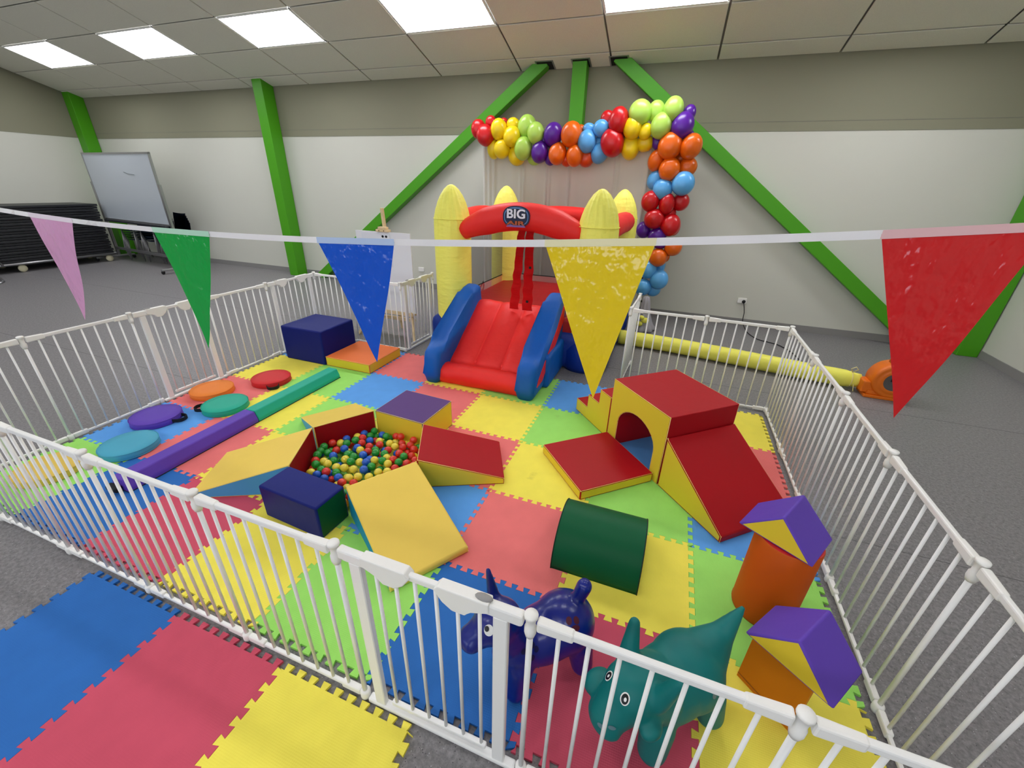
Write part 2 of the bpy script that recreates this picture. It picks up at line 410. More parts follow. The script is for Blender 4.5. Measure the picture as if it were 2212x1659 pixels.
def mat_mesh(m):
    bm = bmesh.new(); oo = mat_outline()
    vs_ = [bm.verts.new((x - MS/2, y - MS/2, 0)) for x, y in oo]
    f = bm.faces.new(vs_)
    r = bmesh.ops.extrude_face_region(bm, geom=[f])
    bmesh.ops.translate(bm, verts=[v for v in r['geom'] if isinstance(v, bmesh.types.BMVert)], vec=(0, 0, MT))
    bmesh.ops.triangulate(bm, faces=[f_ for f_ in bm.faces if len(f_.verts) > 4])
    return mesh_only('foam_mat', bm, m)
FMESH = {k: mat_mesh(m) for k, m in FM.items()}
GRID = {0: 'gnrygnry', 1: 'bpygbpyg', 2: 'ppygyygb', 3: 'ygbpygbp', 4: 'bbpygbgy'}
GRID[2] = 'pygypygb'
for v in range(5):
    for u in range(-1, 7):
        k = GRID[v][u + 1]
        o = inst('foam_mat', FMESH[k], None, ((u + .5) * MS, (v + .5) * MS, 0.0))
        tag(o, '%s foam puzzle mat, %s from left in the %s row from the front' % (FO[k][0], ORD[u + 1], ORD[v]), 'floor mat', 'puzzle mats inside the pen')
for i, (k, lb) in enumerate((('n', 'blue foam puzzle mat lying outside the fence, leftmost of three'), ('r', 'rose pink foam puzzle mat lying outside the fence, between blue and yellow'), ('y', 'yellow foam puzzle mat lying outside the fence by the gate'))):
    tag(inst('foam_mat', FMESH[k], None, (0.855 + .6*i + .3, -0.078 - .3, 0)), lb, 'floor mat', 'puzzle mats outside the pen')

# ================================================================ SAFETY FENCE
FH = 0.785
def bars_mesh(h0, h1, r):
    bm = bmesh.new(); tube(bm, [(0, 0, h0), (0, 0, h1)], r, 8); return mesh_only('bar', bm, M_WHITE, True)
BAR = bars_mesh(0.03, FH - 0.025, 0.0060); POST = bars_mesh(0.02, FH - 0.05, 0.0088)
def rail_mesh(L_, z, w_, h_, nm):
    bm = bmesh.new(); box(bm, 0, L_, -w_/2, w_/2, z - h_/2, z + h_/2); bevel(bm, min(w_, h_)*0.28, 2); return mesh_only(nm, bm, M_WHITE)
rc = {}
def rail(L_, z, w_, h_, nm):
    k = (round(L_, 3), z, w_, h_, nm)
    if k not in rc: rc[k] = rail_mesh(*k)
    return rc[k]
bm = bmesh.new(); box(bm, 0, 0.095, -0.0135, 0.0135, FH - 0.037, FH + 0.001)
bmesh.ops.scale(bm, vec=(1, 0.86, 0.84), space=Matrix.Translation((0, 0, -FH + .018)), verts=[v for v in bm.verts if v.co.x > 0.05]); bevel(bm, 0.006, 2)
SLEEVE = mesh_only('rail_sleeve', bm, M_WPLAST)
bm = bmesh.new(); lathe(bm, [(0, FH + .013), (0.0165, FH + .011), (0.0185, FH + .008), (0.0185, FH + .001), (0.015, FH - .002), (0.013, FH - .02), (0.013, FH - .036), (0.016, FH - .040), (0.016, FH - .058), (0.012, FH - .074), (0, FH - .074)], 16)
CAP = mesh_only('hinge_cap', bm, M_WPLAST, True)
bm = bmesh.new(); lathe(bm, [(0, .045), (.014, .045), (.019, .036), (.019, .012), (.015, 0.0), (0, 0.0)], 14)
FOOT = mesh_only('hinge_foot', bm, M_WPLAST, True)
bm = bmesh.new(); box(bm, 0, 0.085, -0.012, 0.012, 0.010, 0.042); bevel(bm, 0.006, 2); SHOE = mesh_only('rail_shoe', bm, M_WPLAST)
bm = bmesh.new(); box(bm, -0.021, 0.021, -0.011, 0.011, 0.0, FH - 0.04); bevel(bm, 0.003, 1); FLAT = mesh_only('gate_post', bm, M_WHITE)
bm = bmesh.new()
prf = [(0, FH + .006), (.15, FH + .006), (.165, FH - .012), (.14, FH - .05), (.11, FH - .072), (.07, FH - .072), (.055, FH - .045), (0, FH - .03)]
a = [bm.verts.new((x, -.017, z)) for x, z in prf]; b = [bm.verts.new((x, .017, z)) for x, z in prf]
bm.faces.new(a); bm.faces.new(b[::-1])
for i in range(len(prf)): bm.faces.new((a[i], a[(i+1) % len(prf)], b[(i+1) % len(prf)], b[i]))
bevel(bm, 0.004, 2); BRACKET = mesh_only('latch_housing', bm, M_WPLAST)
bm = bmesh.new(); sphere(bm, (0, 0, 0), (.026, .012, .007), u=12, v=8); BUTTON = mesh_only('release_button', bm, M_GPLAST, True)
def panel(p0, p1, label, kind='bars', last=False, group='white fence panels'):
    p0 = Vector((*p0, 0)); p1 = Vector((*p1, 0)); d = p1 - p0; L_ = d.length; rz = math.atan2(d.y, d.x)
    t = thing('safety_gate' if kind == 'gate' else 'safety_fence', label, 'gate' if kind == 'gate' else 'fence', p0, rz, group)
    inst('hinge_post', POST, t); inst('hinge_cap', CAP, t); inst('hinge_foot', FOOT, t)
    if last:
        inst('hinge_post', POST, t, (L_, 0, 0)); inst('hinge_cap', CAP, t, (L_, 0, 0)); inst('hinge_foot', FOOT, t, (L_, 0, 0))
    if kind == 'bars':
        inst('top_rail', rail(L_ - .05, FH - .016, .018, .024, 'top_rail'), t, (.025, 0, 0))
        inst('bottom_rail', rail(L_ - .05, .024, .016, .017, 'bottom_rail'), t, (.025, 0, 0))
        for x, s in ((.018, 1), (L_ - .018, -1)):
            inst('rail_sleeve', SLEEVE, t, (x, 0, 0), (0, 0, 0 if s > 0 else math.pi)); inst('rail_shoe', SHOE, t, (x, 0, 0), (0, 0, 0 if s > 0 else math.pi))
        n = 7
        for i in range(n): inst('bar', BAR, t, (L_ * (i + 1) / (n + 1), 0, 0))
    else:
        inst('threshold', rail(L_ - .04, .012, .030, .022, 'threshold'), t, (.02, 0, 0))
        for x in (.075, L_ - .08): inst('gate_post', FLAT, t, (x, 0, 0))
        for x, s in ((.018, 1), (L_ - .018, -1)): inst('rail_sleeve', SLEEVE, t, (x, 0, 0), (0, 0, 0 if s > 0 else math.pi))
        inst('gate_arm', rail(.13, FH - .02, .026, .042, 'gate_arm'), t, (.03, 0, 0)); inst('gate_arm', rail(.14, FH - .02, .026, .042, 'gate_arm'), t, (L_ - .16, 0, 0))
        g0, g1 = .125, L_ - .125
        inst('top_rail', rail(g1 - g0, FH - .016, .018, .024, 'top_rail'), t, (g0, 0, 0)); inst('bottom_rail', rail(g1 - g0, .055, .018, .022, 'bottom_rail'), t, (g0, 0, 0))
        inst('hinge_housing', BRACKET, t, (g0 - .02, 0, 0)); inst('latch_housing', BRACKET, t, (g1 + .015, 0, 0), (0, 0, math.pi)); inst('release_button', BUTTON, t, (g1 - .005, 0, FH + .007))
        n = 6
        for i in range(n): inst('bar', BAR, t, (g0 + .018 + (g1 - g0 - .036) * i / (n - 1), 0, .02))
    return t
XF = [-.64, -.02, .605, 1.215, 1.83, 2.43, 3.05, 3.65, 4.25]
for i in range(8):
    k = 'gate' if i == 5 else 'bars'
    panel((XF[i], -.045), (XF[i+1], -.045), 'white gate with latch in the front fence beside the blue animal toy' if k == 'gate' else 'white barred fence panel, %s from the left in the front run' % ORD[i], k)
YL = [-.045, .565, 1.185, 1.80, 2.42, 3.08]
for i in range(5):
    k = 'gate' if i in (2, 4) else 'bars'
    panel((-.645, YL[i+1]), (-.645, YL[i]), ('white gate section in the left fence beside the orange disc', 'white gate section in the left fence behind the navy cube')[i == 4] if k == 'gate' else 'white barred fence panel, %s from the front in the left run' % ORD[i], k)
YR = [-.045, .61, 1.22, 1.82, 2.43, 3.11]
for i in range(5): panel((4.25, YR[i]), (4.25, YR[i+1]), 'white barred fence panel, %s from the front in the right run' % ORD[i])
panel((4.25, 3.11), (3.61, 3.13), 'white barred fence panel at the back right corner, in front of the yellow air tube')
panel((3.61, 3.13), (2.97, 3.13), 'white barred fence panel behind the red tunnel, next to the bouncy castle')
panel((2.97, 3.13), (3.00, 3.74), 'white fence panel turned edge-on beside the right wall of the bouncy castle', last=True)
panel((-.04, 3.08), (-.645, 3.08), 'white barred fence panel behind the navy cube in the back left corner')
panel((.55, 3.06), (-.04, 3.08), 'white barred fence panel in front of the easel behind the orange mat')
panel((.57, 3.70), (.55, 3.06), 'white gate section turned back beside the left tower of the bouncy castle', 'gate', last=False)

# ================================================================ SOFT PLAY: discs and balance beam
def disc(x, y, m, label, handle=None, r=0.168):
    t = thing('foam_disc', label, 'foam disc', (x, y, MT), 0, 'round stepping discs')
    bm = bmesh.new(); h = 0.052; lathe(bm, [(0, 0), (r - .006, 0), (r, .006), (r, h - .008), (r - .008, h), (r*.6, h + .002), (0, h + .002)], 48)
    mesh_obj('cushion', bm, m, t, True)
    bm = bmesh.new()
    for z in (.007, h - .004): tube(bm, [(r*1.002*math.cos(2*math.pi*i/48), r*1.002*math.sin(2*math.pi*i/48), z) for i in range(48)], .0022, 5, True)
    mesh_obj('seam', bm, m, t, True)
    if handle is not None:
        bm = bmesh.new(); a = R(handle); pts = []
        for s in range(9):
            q = -1 + s/4; rr = r + .058 * (1 - abs(q)**3) ; aa = a + q * .30
            pts.append((rr*math.cos(aa), rr*math.sin(aa), .022))
        for i in range(len(pts) - 1):
            p_, q_ = Vector(pts[i]), Vector(pts[i+1]); n_ = (q_ - p_).cross(Vector((0, 0, 1))).normalized() * .0025
            vv = [bm.verts.new(c) for c in (p_ - n_ + Vector((0,0,-.014)), q_ - n_ + Vector((0,0,-.014)), q_ - n_ + Vector((0,0,.014)), p_ - n_ + Vector((0,0,.014)), p_ + n_ + Vector((0,0,-.014)), q_ + n_ + Vector((0,0,-.014)), q_ + n_ + Vector((0,0,.014)), p_ + n_ + Vector((0,0,.014)))]
            for f in ((0,1,2,3),(4,7,6,5),(0,4,5,1),(2,6,7,3)): bm.faces.new([vv[j] for j in f])
        mesh_obj('handle', bm, M_BLACK, t)
disc(-.142, 1.85, M_DISCR, 'red round foam disc with black handle', -38)
disc(-.415, 1.468, M_DISCO, 'orange round foam disc beside the left fence gate')
disc(-.058, 1.318, M_TEAL, 'teal green round foam disc with black handle beside the beam', 215)
disc(-.368, .975, M_PUR, 'purple round foam disc with black handle', 20)
disc(-.122, .645, M_LTEAL, 'light blue round foam disc near the purple beam')
disc(-.292, .285, M_DISCY, 'pale yellow round foam disc behind the front fence')
def beam(y0, y1, m, label, handle):
    x0, x1 = .235, .385; h = .092
    t = prism('balance_beam', label, 'balance beam', [(0, 0), (.15, 0), (.15, .03), (.125, h), (.025, h), (0, .03)], (x0, y0, MT), (1, 0), (0, 1), y1 - y0, [m], [0]*6, [0, 0], 'balance beam halves', .008, ['cushion'])
    bm = bmesh.new()
    for z in (.004,): tube(bm, [(-.075, -(y1-y0)/2, z), (.075, -(y1-y0)/2, z), (.075, (y1-y0)/2, z), (-.075, (y1-y0)/2, z)], .003, 5, True)
    mesh_obj('seam', bm, M_BLACK, t)
    if handle:
        bm = bmesh.new(); L2 = (y1 - y0)/2
        box(bm, -.06, .035, -L2 - .045, -L2 - .005, .012, .05); bevel(bm, .008, 1); mesh_obj('handle', bm, M_BLACK, t)
beam(.345, 1.255, M_PUR, 'long purple padded balance beam half', True)
beam(1.258, 2.175, M_TEAL, 'long teal padded balance beam half behind the purple one', False)

# ================================================================ SOFT PLAY: back left blocks
def blockbox(name, label, x0, x1, y0, y1, z1, mats, top, front, side, pn, bev=.012, pipe=True):
    vs_ = [(x0,y0,MT),(x1,y0,MT),(x1,y1,MT),(x0,y1,MT),(x0,y0,z1),(x1,y0,z1),(x1,y1,z1),(x0,y1,z1)]
    return soft(name, label, 'foam block', vs_, [(0,3,2,1),(4,5,6,7),(0,1,5,4),(1,2,6,5),(2,3,7,6),(3,0,4,7)], mats, [front, top, front, side, front, side], None, bev, pn, pipe)
blockbox('foam_cube', 'large navy blue foam cube in the back left corner', -.485, .040, 2.352, 2.85, .378, [M_NAVY], 0, 0, 0, ['cushion'], .016)
blockbox('foam_mat_block', 'square orange topped foam slab with yellow sides beside the navy cube', .046, .595, 2.362, 2.895, .112, [M_ORG, M_YEL], 0, 1, 1, ['top_panel', 'side_panel'], .009)

# ================================================================ BALL PIT
PC = Vector((1.55, 1.075)); PR = .43; PH = .228
HV = [Vector((PC.x + PR*math.cos(R(a)), PC.y + PR*math.sin(R(a)))) for a in (116.5, 56.5, -3.5, -63.5, -123.5, -183.5)]
def pit_side(i, out, hlow, name, label, mats, fm, pn, bev=.007, far=None, pipe=True):
    A, B = HV[i], HV[(i+1) % 6]; e = (B - A).normalized(); n = Vector((-e.y, e.x))
    if n.dot(((A + B)/2) - PC) < 0: n = -n
    A2, B2 = (A + n*out, B + n*out) if far is None else far
    A = A + e*.002 + n*.002; B = B - e*.002 + n*.002
    vs_ = [(*A, MT), (*B, MT), (*B2, MT), (*A2, MT), (*A, PH), (*B, PH), (*B2, hlow), (*A2, hlow)]
    # faces: bottom, top, inner, sideB, outer, sideA
    return soft(name, label, 'foam block', vs_, [(0,3,2,1),(4,5,6,7),(0,1,5,4),(1,2,6,5),(2,3,7,6),(3,0,4,7)], mats, fm, 'ball pit surround', bev, pn, pipe)
pn3 = ['top_panel', 'side_panel', 'inner_panel']
pit_side(0, .385, PH, 'pit_block', 'purple topped yellow foam block forming the back of the ball pit', [M_PURD, M_YEL], [1, 0, 1, 1, 1, 1], ['top_panel', 'side_panel'])
pit_side(1, .545, .058, 'pit_ramp', 'red topped yellow sided foam ramp on the right of the ball pit', [M_RED, M_YEL], [1, 0, 1, 1, 0, 1], ['top_panel', 'side_panel'])
pit_side(2, .62, .05, 'pit_ramp', 'warm yellow foam ramp with blue side nearest the front gate', [M_YELO, M_CYAN, M_RED], [1, 0, 2, 1, 0, 1], pn3, .012)
pit_side(3, .205, PH, 'pit_block', 'navy blue foam block with dark green end at the front of the ball pit', [M_NAVY, M_BGRN, M_DRED], [0, 0, 2, 0, 0, 1], ['cushion', 'end_panel', 'inner_panel'], .011, pipe=False)
pit_side(4, .60, .05, 'pit_ramp', 'yellow foam ramp with light blue side on the left of the ball pit', [M_YELO, M_SKYB, M_DRED], [1, 0, 2, 1, 0, 1], pn3)
pit_side(5, .53, .05, 'pit_ramp', 'yellow foam ramp at the back left of the ball pit, behind the red inner wall', [M_YELO, M_SKYB, M_DRED], [1, 0, 2, 1, 0, 1], pn3)
BALLC = {'red': (214, 44, 34), 'yellow': (232, 214, 66), 'green': (28, 148, 52), 'blue': (24, 92, 198)}
BM_ = {}
for k, c in BALLC.items():
    bm = bmesh.new(); sphere(bm, (0, 0, 0), (1, 1, 1), u=20, v=12)
    BM_[k] = mesh_only('pit_ball', bm, mat('ball_' + k, c, 0.28, 0.5, coat=0.25, bump=0.05, bscale=3), True)
rnd = random.Random(7); br = .0268
def inhex(p, marg):
    for i in range(6):
        A, B = HV[i], HV[(i+1) % 6]; e = (B - A).normalized(); n = Vector((-e.y, e.x))
        if n.dot(PC - A) < 0: n = -n
        if n.dot(p - A) < marg: return False
    return True
def ballcolour(p):
    d = p - PC; wt = {'red': 1.0, 'yellow': 1.0, 'green': 1.0, 'blue': 1.0}
    wt['red'] += 2.2 * max(0, d.x*3.2 + d.y*2) ; wt['blue'] += 2.0 * max(0, -d.x*3.0); wt['green'] += 2.0 * max(0, -d.x*2.2 + .1)
    wt['yellow'] += 5 * math.exp(-((d.x - .08)**2 + (d.y + .12)**2)/.012)
    tot = sum(wt.values()); r = rnd.random()*tot
    for k, v in wt.items():
        r -= v
        if r <= 0: return k
    return 'blue'
placed = []
def drop(n_try, z0, z1, cap):
    got = 0
    for _ in range(n_try):
        p = Vector((PC.x + rnd.uniform(-PR, PR), PC.y + rnd.uniform(-PR, PR)))
        if not inhex(p, br + .005): continue
        q = Vector((p.x, p.y, rnd.uniform(z0, z1)))
        if any((q - o_).length < br * 1.93 for o_ in placed): continue
        placed.append(q); got += 1
        if got >= cap: break
drop(9000, MT + br + .034, MT + br + .056, 170)
drop(7000, MT + br + .004, MT + br + .030, 90)
drop(5000, MT + br, MT + br + .006, 50)
for q in placed:
    k = ballcolour(Vector((q.x, q.y)))
    tag(inst('pit_ball', BM_[k], None, q, (rnd.random()*6, rnd.random()*6, 0), (br, br, br)), 'small glossy %s plastic ball in the hexagonal ball pit' % k, 'ball', '%s balls in the ball pit' % k)

# ================================================================ TUNNEL SET
TA = Vector((2.998, 2.112)); sa = R(-48.2); sd = (math.cos(sa), math.sin(sa)); nd = (-math.sin(sa), math.cos(sa))
def at_s(s_, n_=0.0): return (TA.x + sd[0]*s_ + nd[0]*n_, TA.y + sd[1]*s_ + nd[1]*n_, MT)
W_, H_ = .595, .505
arch = [(.105, 0)] + [(.105, .20)] + [(.305 - .2*math.cos(math.pi*i/14), .20 + .155*math.sin(math.pi*i/14)) for i in range(1, 14)] + [(.505, .20), (.505, 0)]
prof = [(0, 0)] + arch + [(W_, 0), (W_, H_), (0, H_)]
ne = len(prof); em = [0]*ne
prism('foam_tunnel', 'red and yellow foam tunnel cube with arched opening', 'foam block', prof, at_s(0), sd, nd, .56, [M_RED, M_YEL], em, [1, 1], 'red and yellow climbing set', .005, ['cover', 'arch_panel'])
prism('foam_steps', 'red topped yellow foam steps beside the tunnel cube', 'foam block', [(0, 0), (.475, 0), (.475, .345), (.325, .345), (.322, .225), (.168, .225), (.165, .11), (0, .11)], at_s(-.480), sd, nd, .56, [M_RED, M_YEL], [1, 1, 0, 1, 0, 1, 0, 1], [1, 1], 'red and yellow climbing set', .006, ['tread', 'side_panel'])
prism('foam_slide', 'red foam slide with yellow sides leaning down from the tunnel cube', 'foam block', [(0, 0), (.525, 0), (.525, .045), (0, .365)], at_s(W_ + .006), sd, nd, .56, [M_RED, M_YEL], [0, 0, 0, 0], [1, 1], 'red and yellow climbing set', .010, ['slide_surface', 'side_panel'])
o2 = at_s(.02, -.012)
prism('landing_mat', 'square red foam landing mat with yellow edges in front of the tunnel', 'foam block', [(0, 0), (.54, 0), (.54, .07), (0, .07)], o2, sd, (-nd[0], -nd[1]), .545, [M_RED, M_YEL], [1, 1, 0, 1], [1, 1], 'red and yellow climbing set', .008, ['top_panel', 'side_panel'])

# ---- dark green half cylinder
hr = .214; prof = [(hr*(1 - math.cos(math.pi*i/28)), hr*1.02*math.sin(math.pi*i/28)) for i in range(29)]
t = thing('half_cylinder', 'dark green half round foam block in the middle of the pen', 'foam block', (3.137, .985, MT))
bm = bmesh.new(); A_ = [bm.verts.new((-.213, y - hr, z)) for y, z in prof]; B_ = [bm.verts.new((.213, y - hr, z)) for y, z in prof]
for i in range(28):
    f = bm.faces.new((A_[i], A_[i+1], B_[i+1], B_[i])); f.smooth = True
bm.faces.new((A_[28], A_[0], B_[0], B_[28])); mesh_obj('cushion', bm, M_DGRN, t)
for x in (-.213, .213):
    bm = bmesh.new(); bm.faces.new([bm.verts.new((x, y - hr, z)) for y, z in prof]); mesh_obj('end_panel', bm, M_DGRN, t)
    bm = bmesh.new(); tube(bm, [(x, y - hr, z) for y, z in prof], .003, 6); mesh_obj('piping', bm, mat('dark_piping', (10, 40, 26), .6), t, True)

# ---- two little towers with prism roofs
def roof(near, zb, label):
    P1, P3, P1b, P3b = [Vector((*p, zb)) for p in near]
    h = (P3 - P1).length / 2
    ap = (P1 + P3)/2 + Vector((0, 0, h)); apb = (P1b + P3b)/2 + Vector((0, 0, h))
    soft('prism_block', label, 'foam block', [P1, P3, ap, P1b, P3b, apb], [(0,1,2),(3,5,4),(0,3,4,1),(1,4,5,2),(2,5,3,0)], [M_PUR, M_YEL], [1, 1, 0, 0, 0], 'triangular roof blocks', .008, ['cover', 'end_panel'], False)
def mid(zb, pix):
    return [tuple(atz(1560 + x/3.191, 1040 + y/3.191, zb)[:2]) for x, y in pix]
ZA, ZB2 = .452, .302
roof(mid(ZA, [(107, 285), (625, 603), (245, 145), (770, 405)]), ZA, 'purple and yellow triangular foam roof on the red orange cylinder')
roof(mid(ZB2, [(150, 1040), (770, 1585), (365, 848), (980, 1320)]), ZB2, 'purple and yellow triangular foam roof on the amber block by the front fence')
t = thing('foam_cylinder', 'upright red orange foam cylinder under a purple roof block', 'foam block', (3.905, .928, MT))
bm = bmesh.new(); r_ = .126; hh = ZA - MT - .002; lathe(bm, [(0, 0), (r_, 0), (r_ + .002, .008), (r_, .02), (r_, hh - .006), (r_ - .004, hh)], 48); mesh_obj('side_cover', bm, M_DORG, t, True)
bm = bmesh.new(); lathe(bm, [(r_ - .004, hh), (0, hh)], 48); mesh_obj('top_panel', bm, M_DISCR, t)
# amber half cylinder block, flat face to the front left
gA = atz(1560 + 105/3.191, 1040 + 1330/3.191, MT); gB = atz(1705, 1580, MT)
d = (gB - gA); d.z = 0; Ld = d.length; d.normalize(); nn = Vector((-d.y, d.x, 0))
if nn.x < 0: nn = -nn
cen = gA + d * Ld/2; t = thing('half_round_block', 'amber half round foam block standing under a purple roof by the front fence', 'foam block', cen)
hh = ZB2 - MT - .002; rr = Ld/2
pts = [d*(-rr)*math.cos(math.pi*i/20) + nn*(rr*.95*math.sin(math.pi*i/20)) for i in range(21)]
bm = bmesh.new(); a = [bm.verts.new(p) for p in pts]; b = [bm.verts.new(p + Vector((0, 0, hh))) for p in pts]
for i in range(20):
    f = bm.faces.new((a[i], a[i+1], b[i+1], b[i])); f.smooth = True
bm.faces.new(a[::-1]); bm.faces.new(b); mesh_obj('curved_cover', bm, V('green_teal', (30, 120, 84)), t)
bm = bmesh.new(); q = [bm.verts.new(c) for c in (pts[0] - nn*.004, pts[-1] - nn*.004, pts[-1] - nn*.004 + Vector((0,0,hh)), pts[0] - nn*.004 + Vector((0,0,hh)))]; bm.faces.new(q)
q2 = [bm.verts.new(v.co + nn*.02) for v in q]
for i in range(4): bm.faces.new((q[i], q[(i+1) % 4], q2[(i+1) % 4], q2[i]))
mesh_obj('front_panel', bm, M_AMB, t)
bm = bmesh.new(); tube(bm, [pts[0] - nn*.006 + Vector((0,0,.022)), pts[-1] - nn*.006 + Vector((0,0,.022))], .0015, 5); mesh_obj('seam', bm, mat('amber_seam', (150, 84, 16), .6), t)

# ================================================================ HOPPER TOYS
def blob(name, prims, voxel=.007, smooth_it=10):
    bm = bmesh.new()
    for pr in prims:
        if pr[0] == 'e': sphere(bm, pr[1], pr[2], Euler([R(v) for v in pr[3]]) if len(pr) > 3 else None, 24, 16)
        else:
            p0, p1, r0, r1 = Vector(pr[1]), Vector(pr[2]), pr[3], pr[4]; n = 9
            for i in range(n + 1):
                f = i / n; rr = r0 + (r1 - r0)*f; sphere(bm, p0.lerp(p1, f), (rr, rr, rr), None, 16, 10)
    me = bpy.data.meshes.new(name); bm.to_mesh(me); bm.free(); o = bpy.data.objects.new(name, me); COL.objects.link(o)
    md = o.modifiers.new('r', 'REMESH'); md.mode = 'VOXEL'; md.voxel_size = voxel; md.use_smooth_shade = True
    sm = o.modifiers.new('s', 'SMOOTH'); sm.iterations = smooth_it; sm.factor = .5
    dg = bpy.context.evaluated_depsgraph_get(); m2 = bpy.data.meshes.new_from_object(o.evaluated_get(dg)); bpy.data.objects.remove(o)
    for p in m2.polygons: p.use_smooth = True
    return m2
def hopper(name, label, cat, prims, m, loc, rz, bodyname='body'):
    t = thing(name, label, cat, loc, rz, 'inflatable hopper toys'); me = blob(name, prims); me.materials.append(m)
    b = link(bpy.data.objects.new(bodyname, me), t)
    mw = Matrix.Translation(loc) @ Matrix.Rotation(rz, 4, 'Z')
    vs_ = [mw @ v.co for v in me.vertices]; tree = BVHTree.FromPolygons(vs_, [tuple(p.vertices) for p in me.polygons])
    return t, tree, mw
def decal(t, tree, mw, px, py, rx, ry, m, name, lift=.001, rot=0.0):
    hit, nrm, i_, d_ = tree.ray_cast(CAM, ray(px, py).normalized())
    if hit is None: return
    up = Vector((0, 0, 1)); xx = up.cross(nrm).normalized(); yy = nrm.cross(xx)
    xx, yy = xx*math.cos(rot) + yy*math.sin(rot), yy*math.cos(rot) - xx*math.sin(rot)
    inv = mw.inverted(); bm = bmesh.new(); c = None; ring = []; n = 18; rings = []
    for k in (0.0, .5, 1.0):
        rg = []
        for j in range(n):
            p = hit + (xx*rx*math.cos(2*math.pi*j/n) + yy*ry*math.sin(2*math.pi*j/n)) * k
            q, n2, _, _ = tree.find_nearest(p); rg.append(bm.verts.new(inv @ (q + n2*lift)))
            if k == 0: break
        rings.append(rg)
    for j in range(n):
        bm.faces.new((rings[0][0], rings[1][j], rings[1][(j+1) % n]))
        bm.faces.new((rings[1][j], rings[2][j], rings[2][(j+1) % n], rings[1][(j+1) % n]))
    mesh_obj(name, bm, m, t, True)
M_HOP = mat('blue_rubber', (8, 28, 124), 0.30, 0.45, coat=0.15, bump=0.12, bscale=16, bdist=.012)
M_DINO = mat('teal_rubber', (0, 112, 110), 0.5, 0.35, bump=0.04, bscale=25, bdist=.008)
M_EYEW = mat('eye_white', (238, 238, 236), .4); M_EYEB = mat('eye_black', (12, 12, 14), .3); M_PAW = mat('paw_print', (78, 14, 40), .5); M_PAWD = mat('paw_print_dark', (8, 8, 70), .5)
HO, HR = Vector((3.01, .30, MT + .008)), R(222)
hprims = [('e', (-.02, 0, .19), (.18, .108, .108), (0, 4, 0)), ('e', (-.09, 0, .212), (.125, .116, .122)), ('e', (.10, 0, .19), (.10, .10, .108)),
    ('c', (.115, .062, .15), (.135, .075, .035), .052, .044), ('c', (.115, -.062, .15), (.135, -.075, .035), .052, .044),
    ('c', (-.13, .066, .15), (-.145, .08, .037), .054, .044), ('c', (-.13, -.066, .15), (-.145, -.08, .037), .054, .044),
    ('c', (.12, 0, .23), (.17, 0, .335), .082, .074), ('e', (.185, 0, .355), (.090, .080, .082)), ('c', (.20, 0, .352), (.275, 0, .315), .068, .046), ('e', (.283, 0, .310), (.044, .052, .042)),
    ('c', (.180, .05, .40), (.198, .068, .535), .027, .012), ('c', (.180, -.05, .40), (.198, -.068, .535), .027, .012),
    ('c', (-.135, 0, .30), (-.165, 0, .378), .026, .031)]
t, tr, mw = hopper('hopper_animal', 'shiny dark blue inflatable animal hopper with upright ears behind the gate', 'toy', hprims, M_HOP, HO, HR)
decal(t, tr, mw, 1056, 1362, .017, .019, M_EYEW, 'eye_white', .0015); decal(t, tr, mw, 1052, 1358, .008, .009, M_EYEB, 'pupil', .0025)
for (x, y) in ((1229, 1341), (1245, 1340)): decal(t, tr, mw, x, y, .011, .014, M_PAW, 'paw_print')
decal(t, tr, mw, 1243, 1358, .018, .012, M_PAW, 'paw_print')
for (x, y) in ((1150, 1393), (1158, 1402), (1150, 1421), (1131, 1407)): decal(t, tr, mw, x, y, .010, .012, M_PAWD, 'paw_print')
DO, DR = Vector((3.475, .285, MT + .012)), R(226)
dprims = [('e', (0, 0, .21), (.175, .118, .125)), ('e', (-.07, 0, .218), (.130, .128, .135)),
    ('c', (.10, .065, .14), (.115, .078, .037), .058, .050), ('c', (.10, -.065, .14), (.115, -.078, .037), .058, .050),
    ('c', (-.13, .07, .14), (-.15, .085, .037), .058, .050), ('c', (-.13, -.07, .14), (-.15, -.085, .037), .058, .050),
    ('c', (-.13, 0, .26), (-.205, 0, .318), .088, .046), ('c', (-.205, 0, .318), (-.285, 0, .418), .046, .012),
    ('c', (.10, 0, .25), (.17, 0, .30), .108, .092), ('e', (.19, 0, .305), (.088, .088, .086)), ('c', (.20, 0, .295), (.272, 0, .232), .080, .058), ('e', (.280, 0, .222), (.046, .066, .046)),
    ('c', (.15, -.07, .34), (.12, -.10, .455), .036, .020), ('c', (.15, .07, .34), (.12, .10, .455), .036, .020), ('e', (.19, .10, .265), (.04, .03, .026)), ('e', (.235, -.092, .225), (.055, .045, .042)),
    ('e', (.245, 0, .355), (.018, .012, .014))] + [('e', (-.205 - .013*k + .79*(.044 - .006*k), 0, .318 + .0165*k + .61*(.044 - .006*k)), (.010, .009, .010)) for k in range(5)]
t, tr, mw = hopper('hopper_dinosaur', 'matte teal inflatable dinosaur hopper with pointed tail behind the front fence', 'toy', dprims, M_DINO, DO, DR)
for (x, y) in ((1315, 1460), (1350, 1510)):
    decal(t, tr, mw, x, y, .014, .019, M_EYEW, 'eye_white', .0015); decal(t, tr, mw, x, y, .0105, .015, M_EYEB, 'iris', .0022); decal(t, tr, mw, x + 1, y + 1, .004, .006, M_EYEW, 'pupil', .003)
for (x, y) in ((1298, 1568), (1322, 1572)): decal(t, tr, mw, x, y, .012, .007, mat('nostril', (92, 124, 132), .5), 'nostril', .0015)
for (x, y) in ((1550, 1493), (1543, 1503), (1555, 1500)): decal(t, tr, mw, x, y, .008, .011, mat('pale_print', (110, 130, 130), .5), 'print', .0015)

